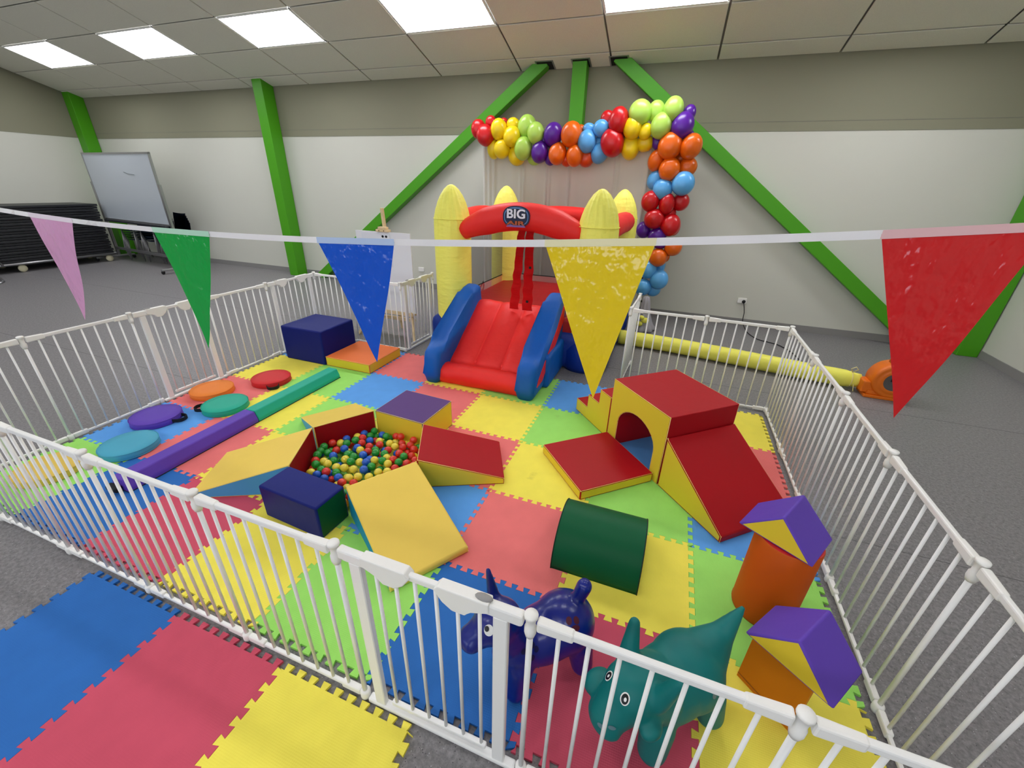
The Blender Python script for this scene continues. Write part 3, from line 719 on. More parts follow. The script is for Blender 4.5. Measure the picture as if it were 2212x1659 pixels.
# ================================================================ BOUNCY CASTLE
def fab(n, c, st=(1, 1, 1), b=.35): return mat('nylon_' + n, c, .48, .35, bump=b, bscale=9, stretch=st, bdist=.02, mottle=.03, mscale=3)
N_RED = fab('red', (240, 42, 38)); N_BLU = fab('blue', (0, 92, 184)); N_BLUD = fab('deep_blue', (6, 48, 140)); N_YEL = fab('yellow', (252, 248, 112), (1, 1, 3), .5); N_DRED = fab('dark_red', (168, 14, 18))
N_STRAP = mat('nylon_strap', (236, 44, 48), .45, .4, bump=.5, bscale=22, stretch=(1, 1, 2), bdist=.015, transl=.35)
M_NET = mat('grey_net', (92, 92, 92), .8, .1, kind='net')
M_VAL = mat('pink_film', (210, 84, 90), .4, .4, kind='net', bump=.4, bscale=14)
CB = thing('bouncy_castle', 'inflatable bouncy castle with red slide and four yellow towers', 'bouncy castle', (1.75, 3.4, 0))
def cpart(name, bm, m, smooth=True, parent=None):
    bmesh.ops.translate(bm, verts=bm.verts[:], vec=(-1.75, -3.4, 0)); return mesh_obj(name, bm, m, parent or CB, smooth)
def puff(x0, x1, y0, y1, z0, z1, r):
    bm = bmesh.new(); box(bm, x0, x1, y0, y1, z0, z1); bevel(bm, r, 5); return bm
cpart('base', puff(.74, 2.79, 3.30, 5.22, .0, .40, .09), N_BLUD)
cpart('jump_bed', puff(1.02, 2.50, 3.36, 5.02, .30, .545, .05), N_DRED)
# slide surface with three lengthwise air channels and a front roll
path = [(2.490, .015), (2.462, .05), (2.456, .10), (2.475, .145), (2.515, .172), (2.57, .180), (2.625, .172), (2.662, .150), (2.69, .165), (2.75, .205)]
for i in range(1, 13): path.append((2.75 + .60*i/12, .205 + .385*i/12))
path += [(3.40, .605), (3.46, .600), (3.52, .56)]
bm = bmesh.new(); nx = 72; gx0, gx1 = 1.32, 2.16; G_ = []
for k, (y, z) in enumerate(path):
    row = []
    for i in range(nx + 1):
        u = i / nx; x = gx0 + (gx1 - gx0)*u
        ch = abs(math.sin(math.pi*3*u)) ** .55 if k > 7 else (math.sin(math.pi*u) ** .3)
        h = .040*ch if 7 < k < len(path) - 2 else (.018*ch if k > 2 else 0.0)
        wr = .006*noise.noise(Vector((x*7, y*22, z*16))) + .003*noise.noise(Vector((x*19, y*50, z*30)))
        row.append(bm.verts.new((x, y - h*.5, z + h*.85 + wr)))
    G_.append(row)
for a, b in zip(G_, G_[1:]):
    for i in range(nx): bm.faces.new((a[i], a[i+1], b[i+1], b[i]))
cpart('slide_surface', bm, N_RED)
cpart('slide_body', puff(1.30, 2.18, 2.70, 3.45, .012, .20, .03), N_RED)
def bumper(x0, x1):
    pf = [(2.44, .012), (2.425, .10), (2.425, .25), (2.45, .325), (2.52, .365), (2.60, .37), (2.68, .385), (3.20, .73), (3.28, .775), (3.38, .79), (3.45, .765), (3.47, .5), (3.47, .012)]
    bm = bmesh.new(); n = len(pf); a = [bm.verts.new((x0, y, z)) for y, z in pf]; b = [bm.verts.new((x1, y, z)) for y, z in pf]
    bm.faces.new(a); bm.faces.new(b[::-1])
    for i in range(n): bm.faces.new((a[i], b[i], b[(i+1) % n], a[(i+1) % n]))
    lg = [e for e in bm.edges if abs(e.verts[0].co.x - e.verts[1].co.x) < 1e-5]
    bmesh.ops.bevel(bm, geom=lg, offset=.062, segments=6, affect='EDGES', profile=.5)
    return bm
cpart('slide_bumper', bumper(1.170, 1.345), N_BLU); cpart('slide_bumper', bumper(2.115, 2.300), N_BLU)
bm = bmesh.new(); sp = [(2.50, .13), (2.55, .19), (3.10, .50), (3.30, .66), (3.36, .74), (3.36, .52), (3.10, .36), (2.66, .13)]
a = [bm.verts.new((2.296, y, z)) for y, z in sp]; b = [bm.verts.new((2.306, y, z)) for y, z in sp]; n = len(sp)
bm.faces.new(a); bm.faces.new(b[::-1])
for i in range(n): bm.faces.new((a[i], b[i], b[(i+1) % n], a[(i+1) % n]))
cpart('side_stripe', bm, N_RED, False)
cpart('side_skirt', puff(2.20, 2.34, 2.75, 3.45, .012, .34, .03), N_BLU)
def tower(x, y, r=.192):
    bm = bmesh.new()
    pr = [(r*1.0, .33), (r*1.02, .40), (r*1.03, .8), (r*1.03, 1.30), (r*1.02, 1.40), (r*.99, 1.45), (r*.91, 1.52), (r*.78, 1.59), (r*.61, 1.655), (r*.41, 1.71), (r*.20, 1.745), (r*.07, 1.756), (0, 1.757)]
    lathe(bm, pr, 72, x, y)
    for v in bm.verts:
        z = v.co.z
        if z > 1.30:
            a_ = math.atan2(v.co.y - y, v.co.x - x); k = .014*(.5 + .5*math.sin(a_*17 + z*9))*min(1, (1.757 - z)*6)*min(1, (z - 1.30)*8)
            v.co.x -= math.cos(a_)*k; v.co.y -= math.sin(a_)*k
    tw = cpart('tower', bm, N_YEL)
    bm = bmesh.new(); lathe(bm, [(0, 0), (r*1.22, 0), (r*1.34, .05), (r*1.34, .22), (r*1.08, .33), (0, .33)], 36, x, y); cpart('tower_foot', bm, N_BLUD, True, tw)
    bm = bmesh.new(); tube(bm, [(x + r*1.022*math.cos(2*math.pi*i/40), y + r*1.022*math.sin(2*math.pi*i/40), 1.43) for i in range(40)], .004, 5, True); cpart('tower_seam', bm, N_YEL, True, tw)
TW = [(.975, 3.50), (2.535, 3.50), (1.01, 5.0), (2.565, 5.0)]
for x, y in TW: tower(x, y)
bm = bmesh.new(); ap = []
for i in range(25):
    u = i/24; x = 1.13 + 1.28*u; ap.append((x, 3.455, 1.30 + .185*math.sin(math.pi*min(1, max(0, u*.94 + .02)))**.85))
tube(bm, ap, [.080 + .053*min(1, 4*min(i, 24 - i)/24 + .15) for i in range(25)], 20); arch_o = cpart('front_arch', bm, N_RED)
for x0, y0, x1, y1 in ((1.00, 3.62, 1.03, 4.85), (2.60, 3.62, 2.63, 4.85), (1.1, 5.02, 2.5, 5.02)):
    bm = bmesh.new(); n = 12; bow = .06
    nx_, ny_ = (y1 - y0), -(x1 - x0); ll = math.hypot(nx_, ny_); nx_ /= ll; ny_ /= ll
    sg = -1 if x0 < 1.05 and x1 < 1.05 else 1
    if y0 == y1: sg = -1
    tube(bm, [(x0 + (x1 - x0)*i/n + nx_*sg*bow*math.sin(math.pi*i/n), y0 + (y1 - y0)*i/n + ny_*sg*bow*math.sin(math.pi*i/n), 1.38 + .05*math.sin(math.pi*i/n)) for i in range(n + 1)], .105, 16)
    cpart('wall_beam', bm, N_RED)
for (xa, ya, xb, yb) in ((1.02, 3.66, 1.04, 4.86), (2.57, 3.66, 2.58, 4.86), (1.16, 4.99, 2.42, 4.99)):
    bm = bmesh.new(); q = [bm.verts.new(c) for c in ((xa, ya, .62), (xb, yb, .62), (xb, yb, 1.34), (xa, ya, 1.34))]; bm.faces.new(q); net = cpart('net_wall', bm, M_NET, False)
    bm = bmesh.new(); tube(bm, [(xa, ya, .625), (xb, yb, .625)], .006, 6); cpart('net_hem', bm, M_BLACK, True, net)
    bm = bmesh.new(); q = [bm.verts.new(c) for c in ((xa, ya, .50), (xb, yb, .50), (xb, yb, .62), (xa, ya, .62))]; bm.faces.new(q); cpart('valance', bm, M_VAL, False, net)
# hanging fastening straps of the doorway
def strap(x0, x1, xt0, xt1):
    bm = bmesh.new(); n = 26; A = []; B = []
    for i in range(n + 1):
        u = i/n; z = 1.40 - .80*u; y = 3.40 - .13*u + .010*math.sin(u*31); 
        A.append([bm.verts.new((xt0 + (x0 - xt0)*u + .004*math.sin(u*40), y, z)), bm.verts.new((xt1 + (x1 - xt1)*u + .004*math.sin(u*37 + 1), y - .008*math.sin(u*23), z))])
    for a, b in zip(A, A[1:]):
        bm.faces.new((a[0], a[1], b[1], b[0]))
    r = bmesh.ops.solidify(bm, geom=bm.faces[:], thickness=.004)
    return bm
st1 = cpart('door_strap', strap(1.735, 1.835, 1.765, 1.84), N_STRAP); st2 = cpart('door_strap', strap(1.875, 1.985, 1.845, 1.925), N_STRAP)
for z in (.69, 1.02):
    bm = bmesh.new(); box(bm, 1.925, 1.948, 3.235 + (z - .69)*.15, 3.245 + (z - .69)*.15, z, z + .022); cpart('snap', bm, M_BLACK, False, st2)
# badge with lettering
BX, BY, BZ = 1.765, 3.314, 1.492
def flat_poly(pts, y, m, name, parent, th=.003):
    bm = bmesh.new(); a = [bm.verts.new((x, y, z)) for x, z in pts]; b = [bm.verts.new((x, y + th, z)) for x, z in pts]
    bm.faces.new(a); bm.faces.new(b[::-1])
    for i in range(len(pts)): bm.faces.new((a[i], a[(i+1) % len(pts)], b[(i+1) % len(pts)], b[i]))
    return cpart(name, bm, m, False, parent)
M_BLKP = mat('badge_navy', (16, 22, 62), .4); M_BLUP = mat('badge_blue', (92, 138, 196), .4); M_WHP = mat('badge_white', (236, 232, 244), .4); M_BRP = mat('badge_brown', (178, 84, 38), .45); M_LIL = mat('badge_lilac', (132, 92, 160), .4)
ell = lambda rx, rz, cxx=0, czz=0, n=40: [(BX + cxx + rx*math.copysign(abs(math.cos(2*math.pi*i/n))**.8, math.cos(2*math.pi*i/n)), BZ + czz + rz*math.copysign(abs(math.sin(2*math.pi*i/n))**.8, math.sin(2*math.pi*i/n))) for i in range(n)]
badge = flat_poly(ell(.138, .096), BY, M_BLKP, 'badge', arch_o, .012)
flat_poly(ell(.124, .084, 0, .0), BY - .002, M_BLUP, 'badge_ring', arch_o, .002); flat_poly(ell(.116, .074, 0, -.002), BY - .004, M_BLKP, 'badge_field', arch_o, .002)
flat_poly([(BX - .10, BZ - .094), (BX + .10, BZ - .094), (BX + .085, BZ - .074), (BX - .085, BZ - .074)], BY - .003, M_LIL, 'badge_swoosh', arch_o, .003)
def word(txt, size, cx_, cz_, m, off, sx=1.0, y=0.0, name='lettering'):
    cu = bpy.data.curves.new('t', 'FONT'); cu.body = txt; cu.size = size; cu.align_x = 'CENTER'; cu.align_y = 'CENTER'; cu.offset = off; cu.extrude = .0012; cu.space_character = 1.02
    o = bpy.data.objects.new('t', cu); COL.objects.link(o); dg = bpy.context.evaluated_depsgraph_get()
    me = bpy.data.meshes.new_from_object(o.evaluated_get(dg)); bpy.data.objects.remove(o)
    me.transform(Matrix.Translation((cx_ - 1.75, y - 3.4, cz_)) @ Matrix.Rotation(R(90), 4, 'X') @ Matrix.Diagonal((sx, 1, 1, 1)))
    me.materials.clear(); me.materials.append(m); ob = link(bpy.data.objects.new(name, me), arch_o); return ob
word('BIG', .112, BX, BZ + .022, M_EYEB, .0075, 1.12, BY - .005); word('BIG', .112, BX, BZ + .022, M_WHP, .003, 1.12, BY - .0075)
word('AIR', .046, BX, BZ - .058, M_EYEB, .0045, 2.5, BY - .0045); word('AIR', .046, BX, BZ - .058, M_BRP, .0018, 2.5, BY - .0085)
bm = bmesh.new(); box(bm, 2.80, 2.806, 3.45, 3.75, .16, .36); cpart('care_label', bm, mat('label_yellow', (224, 214, 60), .5), False)

# ---- air tube and blower
t = thing('air_tube', 'long yellow fabric air tube lying on the floor to the blower', 'air tube', (2.9, 4.36, 0))
tp = []
for i in range(60):
    u = i/59; tp.append(Vector((2.80 + (5.20 - 2.80)*u, 4.40 - .36*u + .03*math.sin(u*5), .088 + .010*u)) - Vector((2.9, 4.36, 0)))
bm = bmesh.new(); tube(bm, tp, [.088*(1 + .035*noise.noise(Vector((i*.9, 0, 0)))) * (1 if i < 56 else (.96, .88, .80, .78)[i - 56]) for i in range(60)], 18); mesh_obj('tube_sleeve', bm, fab('lemon', (238, 234, 96), (1, 1, 1), .5), t, True)
bm = bmesh.new(); e_ = tp[-3]; tube(bm, [e_ + Vector((0, .078*math.cos(a_), .078*math.sin(a_))) for a_ in [2*math.pi*i/20 for i in range(20)]], .005, 5, True)
tube(bm, [e_ + Vector((0, -.02, .08)), e_ + Vector((-.03, -.04, .12)), e_ + Vector((0, -.05, .15)), e_ + Vector((.03, -.04, .12)), e_ + Vector((0, -.02, .08))], .004, 5)
tube(bm, [e_ + Vector((.02, -.075, -.02)), e_ + Vector((.03, -.10, -.088))], .004, 5)
mesh_obj('tie_cord', bm, mat('cord_yellow', (236, 224, 150), .6), t, True)
BLO = Vector((5.40, 3.94, 0)); t = thing('air_blower', 'orange air blower with round grille behind the red pennant', 'blower', BLO)
M_BLOW = mat('orange_plastic', (226, 112, 16), .4, .45)
def ring_y(bm, prof, n=40, c=(0, 0, 0)):
    rings = []
    for r, y in prof: rings.append([bm.verts.new((c[0] + r*math.cos(2*math.pi*j/n), c[1] + y, c[2] + r*math.sin(2*math.pi*j/n))) for j in range(n)])
    for A, B in zip(rings, rings[1:]):
        for j in range(n): bm.faces.new((A[j], A[(j+1) % n], B[(j+1) % n], B[j]))
    return rings
bm = bmesh.new(); rg = ring_y(bm, [(.085, -.10), (.10, -.105), (.115, -.10), (.135, -.09), (.15, -.10), (.165, -.085), (.172, -.05), (.172, .07), (.155, .10), (.05, .11)], c=(0, 0, .185)); bm.faces.new(rg[-1]); mesh_obj('housing', bm, M_BLOW, t, True)
bm = bmesh.new(); box(bm, -.19, .13, -.10, .10, .0, .03); box(bm, -.17, .12, -.08, .08, .03, .07); bevel(bm, .006, 2); mesh_obj('foot', bm, M_BLOW, t)
bm = bmesh.new(); box(bm, -.22, -.02, -.07, .07, .035, .155); bevel(bm, .015, 3); mesh_obj('outlet', bm, M_BLOW, t)
bm = bmesh.new(); box(bm, -.06, .10, -.02, .02, .355, .375); box(bm, -.06, -.04, -.02, .02, .33, .36); box(bm, .08, .10, -.02, .02, .33, .36); mesh_obj('carry_handle', bm, M_BLOW, t)
bm = bmesh.new(); rg = ring_y(bm, [(.086, -.098), (.05, -.092), (.006, -.09)], c=(0, 0, .185)); bm.faces.new(rg[-1]); gr = mesh_obj('grille', bm, mat('grille_grey', (88, 86, 84), .6), t)
bm = bmesh.new(); box(bm, -.03, .0, -.10, -.085, .19, .215); mesh_obj('grille_badge', bm, M_DARK, gr)

# ---- sockets and cord
def socket(x, z, label, plug):
    t = thing('power_socket', label, 'socket', (x, YB - .006, z))
    bm = bmesh.new(); box(bm, -.058, .058, -.010, .006, -.036, .036); bevel(bm, .004, 2); mesh_obj('plate', bm, M_WPLAST, t)
    bm = bmesh.new()
    for dx in (-.03, .03): box(bm, dx - .008, dx + .008, -.013, -.009, .008, .022)
    mesh_obj('switch', bm, M_WPLAST, t)
    if plug:
        bm = bmesh.new(); sphere(bm, (.022, -.025, -.008), (.024, .022, .024)); mesh_obj('plug', bm, M_BLACK, t, True)
socket(4.30, .352, 'white double wall socket with black plug right of the castle', True); socket(-1.02, .33, 'empty white wall socket between easel and castle', False)
cpts = [(4.325, 5.955, .33), (4.36, 5.94, .20), (4.37, 5.90, .06)] + [tuple(atz(1480 + x/2.963, 540 + y/2.963, .006)) for x, y in ((400, 530), (460, 570), (540, 592), (600, 610), (680, 655), (740, 710), (800, 735), (900, 765), (1000, 780))] + [(5.22, 4.06, .05), (5.30, 4.03, .12)]
cv = []; P_ = [Vector(c) for c in cpts]
for i in range(len(P_) - 1):
    p0, p1, p2, p3 = P_[max(0, i-1)], P_[i], P_[i+1], P_[min(len(P_)-1, i+2)]
    for k in range(6):
        u = k/6; cv.append(.5*((2*p1) + (p2 - p0)*u + (2*p0 - 5*p1 + 4*p2 - p3)*u*u + (3*p1 - p0 - 3*p2 + p3)*u**3))
for c in cv: c.z = max(c.z, .006)
bm = bmesh.new(); tube(bm, cv, .0055, 6); tag(mesh_obj('extension_cord', bm, M_BLACK, None, True), 'black power cord running from the wall socket to the blower', 'cord')

# ================================================================ BACKDROP AND BALLOONS
YD = 5.56
t = thing('backdrop_stand', 'white draped fabric backdrop on a stand behind the bouncy castle', 'backdrop', (1.65, YD, 0))
bm = bmesh.new(); nxx, nzz = 160, 20; dx0, dx1 = .42, 2.86; GG = []
for k in range(nzz + 1):
    z = 2.34 - 2.30*k/nzz; row = []
    for i in range(nxx + 1):
        u = i/nxx; x = dx0 + (dx1 - dx0)*u
        y = .022*noise.noise(Vector((x*3.1, 0, z*.12))) + .012*noise.noise(Vector((x*9, 4, z*.25)))
        for (fx, amp, wd) in ((.47, .05, .022), (.53, .045, .018), (.60, .04, .016), (1.02, .03, .014), (1.06, .03, .012), (1.40, .028, .012), (1.44, .022, .010), (1.72, .03, .012), (2.32, .028, .012), (2.36, .024, .010), (2.75, .04, .02)):
            fx2 = fx + .03*noise.noise(Vector((fx*7, z*.8, 0))); y -= amp*math.exp(-((x - fx2)/wd)**2)
        row.append(bm.verts.new((x - 1.65, y, z)))
    GG.append(row)
for a, b in zip(GG, GG[1:]):
    for i in range(nxx): bm.faces.new((a[i], a[i+1], b[i+1], b[i]))
mesh_obj('drape', bm, mat('drape_cloth', (224, 222, 214), .8, .15, transl=.15), t, True)
bm = bmesh.new(); tube(bm, [(.40 - 1.65, 0, 2.36), (2.92 - 1.65, 0, 2.36)], .016, 8); mesh_obj('crossbar', bm, M_WHITE, t, True)
for x in (.42, 2.90):
    bm = bmesh.new(); tube(bm, [(x - 1.65, .02, 0.01), (x - 1.65, .02, 2.37)], .014, 8)
    for a_ in (40, 160, 280): tube(bm, [(x - 1.65, .02, .35), (x - 1.65 + .22*math.cos(R(a_)), .02 + .22*math.sin(R(a_)), .01)], .010, 6)
    mesh_obj('stand_pole', bm, M_BLACK, t, True)
bm = bmesh.new()
for k in range(9):
    z = .0; 
bunch = thing('cloth_bundle', 'grey cloth gathered on the floor at the right foot of the backdrop', 'cloth', (3.02, 5.10, 0))
bm = bmesh.new(); lathe(bm, [(0, .0), (.15, .0), (.17, .03), (.13, .08), (.10, .13), (.07, .25), (.05, .38), (.035, .46), (0, .47)], 36)
for v in bm.verts:
    a_ = math.atan2(v.co.y, v.co.x); k = 1 + .16*math.sin(a_*7 + v.co.z*4) + .12*noise.noise(v.co*12); v.co.x *= k; v.co.y *= k
mesh_obj('cloth_folds', bm, mat('grey_cloth', (160, 158, 164), .85, .1, bump=.4, bscale=20), bunch, True)
bm = bmesh.new()
for (x, y, z, s_) in ((-.04, -.13, .12, .05), (.03, -.12, .17, .055), (-.02, -.14, .21, .04)): sphere(bm, (x, y, z), (s_, s_*.6, s_*.7), Euler((0, 0, x*9)), 10, 8)
mesh_obj('yellow_tie', bm, fab('lemon2', (232, 228, 90), (1, 1, 1), .5), bunch, True)

BAL = {'r': ('red', (198, 14, 24)), 'y': ('yellow', (250, 220, 20)), 'l': ('lime green', (184, 226, 96)), 'p': ('purple', (86, 24, 150)), 'o': ('orange', (232, 104, 10)), 's': ('sky blue', (92, 172, 234)), 'd': ('red orange', (214, 70, 16))}
bm = bmesh.new(); lathe(bm, [(0, -1.16), (.07, -1.16), (.045, -1.09), (.06, -1.05), (.22, -.97), (.42, -.86), (.66, -.68), (.86, -.44), (.97, -.16), (1.0, .12), (.95, .42), (.82, .68), (.60, .87), (.32, .97), (0, 1.0)], 28)
BMESH = {}
for k, (n_, c) in BAL.items():
    b2 = bm.copy(); BMESH[k] = mesh_only('balloon', b2, mat('latex_' + k, c, .3, .5, coat=.15, transl=.12 if k in 'yl' else .05), True)
bm.free()
BL = '''r 190 345 55 65 1;r 240 392 66 72;r 280 290 40 42 1;r 378 290 32 28 2;y 340 345 60 72;y 447 312 50 47 1;y 437 400 62 70;y 362 490 60 65;y 300 490 47 67 1;y 475 540 62 70 1;l 552 325 66 78 1;l 616 375 62 74;l 520 487 65 78;l 605 555 52 50 2;p 745 382 68 80;p 645 515 62 75;p 725 558 45 52 1;p 690 430 48 52 1;o 883 382 75 86;o 778 528 65 76;o 903 540 62 74;d 850 562 45 56 1;d 990 565 57 56 1;o 950 350 34 37 2;s 998 437 68 77;s 1102 337 58 58;s 1010 340 46 38 1;s 1090 520 62 75 1;s 1085 450 44 44 1;r 1235 280 70 90;r 1150 265 50 54 1;r 1188 443 83 97;r 1250 360 44 48 1;l 1395 222 82 85;l 1515 215 62 75 1;l 1640 195 70 82;l 1552 320 75 87;y 1340 335 66 77;y 1432 362 46 56;y 1318 480 66 85 1;y 1430 450 62 56 1;p 1705 320 80 90;p 1758 225 46 56 1;p 1520 440 38 54 1;p 1765 380 27 27 1;o 1618 470 86 92;o 1770 470 76 86;o 1515 575 57 75 1;o 1612 642 75 80;o 1750 625 64 65 1;o 1690 560 55 45 2;s 1500 722 52 66 1;s 1560 792 70 72;s 1712 750 80 82;r 1470 880 64 72;r 1590 900 56 75;r 1693 887 60 62 1;r 1497 1010 72 70;r 1615 1060 70 78;r 1610 975 48 50 1;r 1655 1080 34 55 1;p 1420 1095 52 58 1;p 1520 1140 66 60;p 1545 1190 55 44;o 1640 1220 62 65;o 1527 1300 65 65;o 1585 1290 28 42 1;s 1450 1390 62 65;s 1532 1465 65 70;s 1415 1520 60 60;s 1490 1540 52 47 1;s 1545 1370 32 46 1'''
rnd = random.Random(3); BLIST = []
for ln in BL.split(';'):
    f = ln.split(); zx, zy = float(f[1]), float(f[2])
    BLIST.append((f[0], zx, zy, float(f[3]), float(f[4]), int(f[5]) if len(f) > 5 else 0, zy < 620 and zx < 1480))
NUM = ORD + ['tenth', 'eleventh', 'twelfth']
for (k, zx, zy, rx, ry, bh, top) in BLIST:
    px, py = 980 + zx/3.457, 180 + zy/3.457
    p = aty(px, py, YD - .20 + bh*.075 + rnd.uniform(-.012, .012)); sc = depth(p)/FPX/3.457
    peers = sorted(((q[1], q[2]) if top else (q[2], q[1])) for q in BLIST if q[0] == k and q[6] == top); i = peers.index((zx, zy) if top else (zy, zx))
    arm = 'top garland' if top else 'hanging right column'
    o = inst('balloon', BMESH[k], None, p, (R(90) + rnd.uniform(-.3, .2), rnd.uniform(-.3, .3), rnd.uniform(-.3, .3)), (rx*sc*1.03, ry*sc*1.03, (rx + ry)/2*sc*1.03))
    tag(o, '%s balloon, %s %s of its colour in the %s' % (BAL[k][0], NUM[i], 'from the left' if top else 'from the top', arm), 'balloon', '%s balloons in the %s' % (BAL[k][0], arm))

# ================================================================ EASEL
EY = 3.56
t = thing('easel', 'wooden easel holding a white board behind the back left fence', 'easel', (.03, EY, 0))
M_PINE = mat('pine', (222, 198, 156), .6, .3, mottle=.06, mscale=20)
bm = bmesh.new(); tube(bm, [(0, .10, 0.55), (0, .02, 1.49)], .022, 4); mesh_obj('mast', bm, M_PINE, t)
bm = bmesh.new(); box(bm, -.08, .09, -.035, .03, 1.235, 1.262); box(bm, -.05, .06, -.03, .03, 1.262, 1.29); bevel(bm, .004, 1); cl = mesh_obj('clamp', bm, M_PINE, t)
bm = bmesh.new()
for x in (-.03, .035): sphere(bm, (x, -.038, 1.25), (.006, .004, .006), None, 8, 6)
mesh_obj('clamp_screw', bm, M_DARK, cl)
bm = bmesh.new(); box(bm, -.385, .37, -.012, .0, .30, 1.235); mesh_obj('board', bm, mat('board_white', (232, 232, 238), .35), t)
bm = bmesh.new(); box(bm, -.30, .10, -.016, -.012, .84, 1.22); pp = mesh_obj('paper_sheet', bm, mat('paper', (226, 228, 236), .6), t)
bm = bmesh.new()
for x in (.0, .048): sphere(bm, (x, -.017, 1.185), (.016, .003, .014), None, 12, 8)
mesh_obj('ink_mark', bm, M_DARK, pp)
bm = bmesh.new(); box(bm, -.30, .36, -.07, .02, .275, .30); box(bm, -.30, .36, -.07, -.05, .30, .315); mesh_obj('tray', bm, M_PINE, t)
bm = bmesh.new(); box(bm, -.28, .34, -.02, .02, .19, .225); mesh_obj('cross_rail', bm, M_PINE, t)
for p0, p1 in (((-.27, .0, .30), (-.36, -.22, 0.0)), ((.30, .0, .30), (.46, -.22, 0.0)), ((0, .10, .55), (0, .22, 0.0))):
    bm = bmesh.new(); tube(bm, [p0, p1], .022, 4); mesh_obj('leg', bm, M_PINE, t)

# ================================================================ WHITEBOARD, TABLE TROLLEY, CHAIRS
t = thing('whiteboard', 'large whiteboard on a wheeled stand by the far left corner', 'whiteboard', (-7.32, 5.20, 0), R(-6.5))
bm = bmesh.new(); box(bm, -1.27, 1.27, -.01, .01, .88, 2.12); mesh_obj('board', bm, mat('dry_wipe', (196, 204, 212), .25, .5), t)
bm = bmesh.new()
for (x0, x1, z0, z1) in ((-1.29, 1.29, 2.11, 2.14), (-1.29, 1.29, .86, .89), (-1.29, -1.26, .86, 2.14), (1.26, 1.29, .86, 2.14)): box(bm, x0, x1, -.018, .018, z0, z1)
mesh_obj('frame', bm, M_CHROME, t)
bm = bmesh.new(); box(bm, -1.2, 1.2, -.07, -.01, .83, .86); tray = mesh_obj('pen_tray', bm, mat('tray_dark', (44, 46, 52), .5), t)
bm = bmesh.new(); tube(bm, [(.18, -.012, 1.80), (.30, -.012, 1.775), (.42, -.012, 1.765), (.55, -.012, 1.755)], .004, 5); mesh_obj('pen_scribble', bm, mat('pen_grey', (90, 98, 104), .6), t)
for x in (-1.31, 1.31):
    bm = bmesh.new(); box(bm, x - .025, x + .025, -.02, .02, .06, 1.6); mesh_obj('leg', bm, M_CHROME, t)
    bm = bmesh.new(); box(bm, x - .03, x + .03, -.42, .30, .06, .10); bevel(bm, .008, 1); ft = mesh_obj('foot', bm, M_CHROME, t)
    bm = bmesh.new()
    for y in (-.40, .28): sphere(bm, (x, y, .035), (.02, .035, .035), None, 12, 8)
    mesh_obj('caster', bm, M_BLACK, ft, True)
bm = bmesh.new(); box(bm, -1.3, 1.3, -.018, .018, .23, .28); mesh_obj('cross_rail', bm, M_CHROME, t)

t = thing('table_trolley', 'metal trolley loaded with stacked dark folding tables by the left wall', 'trolley', (-8.85, 3.93, 0))
bm = bmesh.new()
for x in (-.40, .42):
    tube(bm, [(x, -1.30, .16), (x, 1.30, .16)], .022, 8)
for y in (-1.30, 0, 1.30): tube(bm, [(-.40, y, .16), (.42, y, .16)], .022, 8)
mesh_obj('frame', bm, M_CHROME, t, True)
bm = bmesh.new(); tube(bm, [(.44, -.55, .16), (.44, -.95, .95), (.44, -1.30, .16)], .022, 8); tube(bm, [(.44, -.72, .48), (.44, -1.2, .48)], .018, 8); mesh_obj('end_frame', bm, M_CHROME, t, True)
for x in (-.36, .38):
    for y in (-1.0, -.28, 1.15):
        bm = bmesh.new(); sphere(bm, (x, y, .07), (.03, .07, .07), None, 14, 10); mesh_obj('wheel', bm, mat('wheel_cream', (196, 190, 160), .5), t, True)
bm = bmesh.new(); box(bm, -.42, .42, -1.25, 1.25, -.021, .021); bevel(bm, .006, 2); TT = mesh_only('folded_table', bm, mat('charcoal_laminate', (34, 35, 38), .45))
for i in range(20):
    o = inst('folded_table', TT, None, (-8.85 + (.010 if i % 2 else -.006), 3.93 + .012*math.sin(i*2.1), .205 + i*.050))
    tag(o, 'dark grey folded table, %s in the stack on the trolley' % ('at the bottom' if i == 0 else 'at the top' if i == 19 else '%s from the bottom' % NUMS[i]), 'table', 'folded tables stacked on the trolley')
tag(None or mesh_obj('trestle_leg', (lambda b: (tube(b, [(-7.62, 3.02, .01), (-7.95, 2.80, .75)], .022, 8), tube(b, [(-7.62, 3.02, .02), (-7.50, 2.92, .012)], .018, 8), b)[-1])(bmesh.new()), M_CHROME, None, True), 'pale metal table leg at the left edge of the picture', 'table leg')

M_CHAIR = mat('chair_blue', (40, 56, 84), .45)
def chair_parts():
    bm = bmesh.new(); n = 14; pr = [(-.22, .46), (-.20, .445), (-.05, .43), (.12, .425), (.19, .44), (.215, .50), (.235, .62), (.26, .78), (.27, .84)]
    A = []
    for (y, z) in pr:
        A.append([bm.verts.new((x, y + .03*abs(x/.23)**2*(1 if z < .5 else -1), z + .015*abs(x/.23)**2)) for x in [-.23 + .46*i/8 for i in range(9)]])
    for a, b in zip(A, A[1:]):
        for i in range(8): bm.faces.new((a[i], a[i+1], b[i+1], b[i]))
    bmesh.ops.solidify(bm, geom=bm.faces[:], thickness=.008)
    shell = mesh_only('seat_shell', bm, M_CHAIR, True)
    legs = []
    for x, y0, y1 in ((-.20, -.17, -.22), (.20, -.17, -.22), (-.20, .15, .24), (.20, .15, .24)):
        bm = bmesh.new(); tube(bm, [(x*.9, y0, .43), (x*1.05, y1, .005)], .011, 6); legs.append(mesh_only('leg', bm, M_CHROME, True))
    return shell, legs
SH, LG = chair_parts()
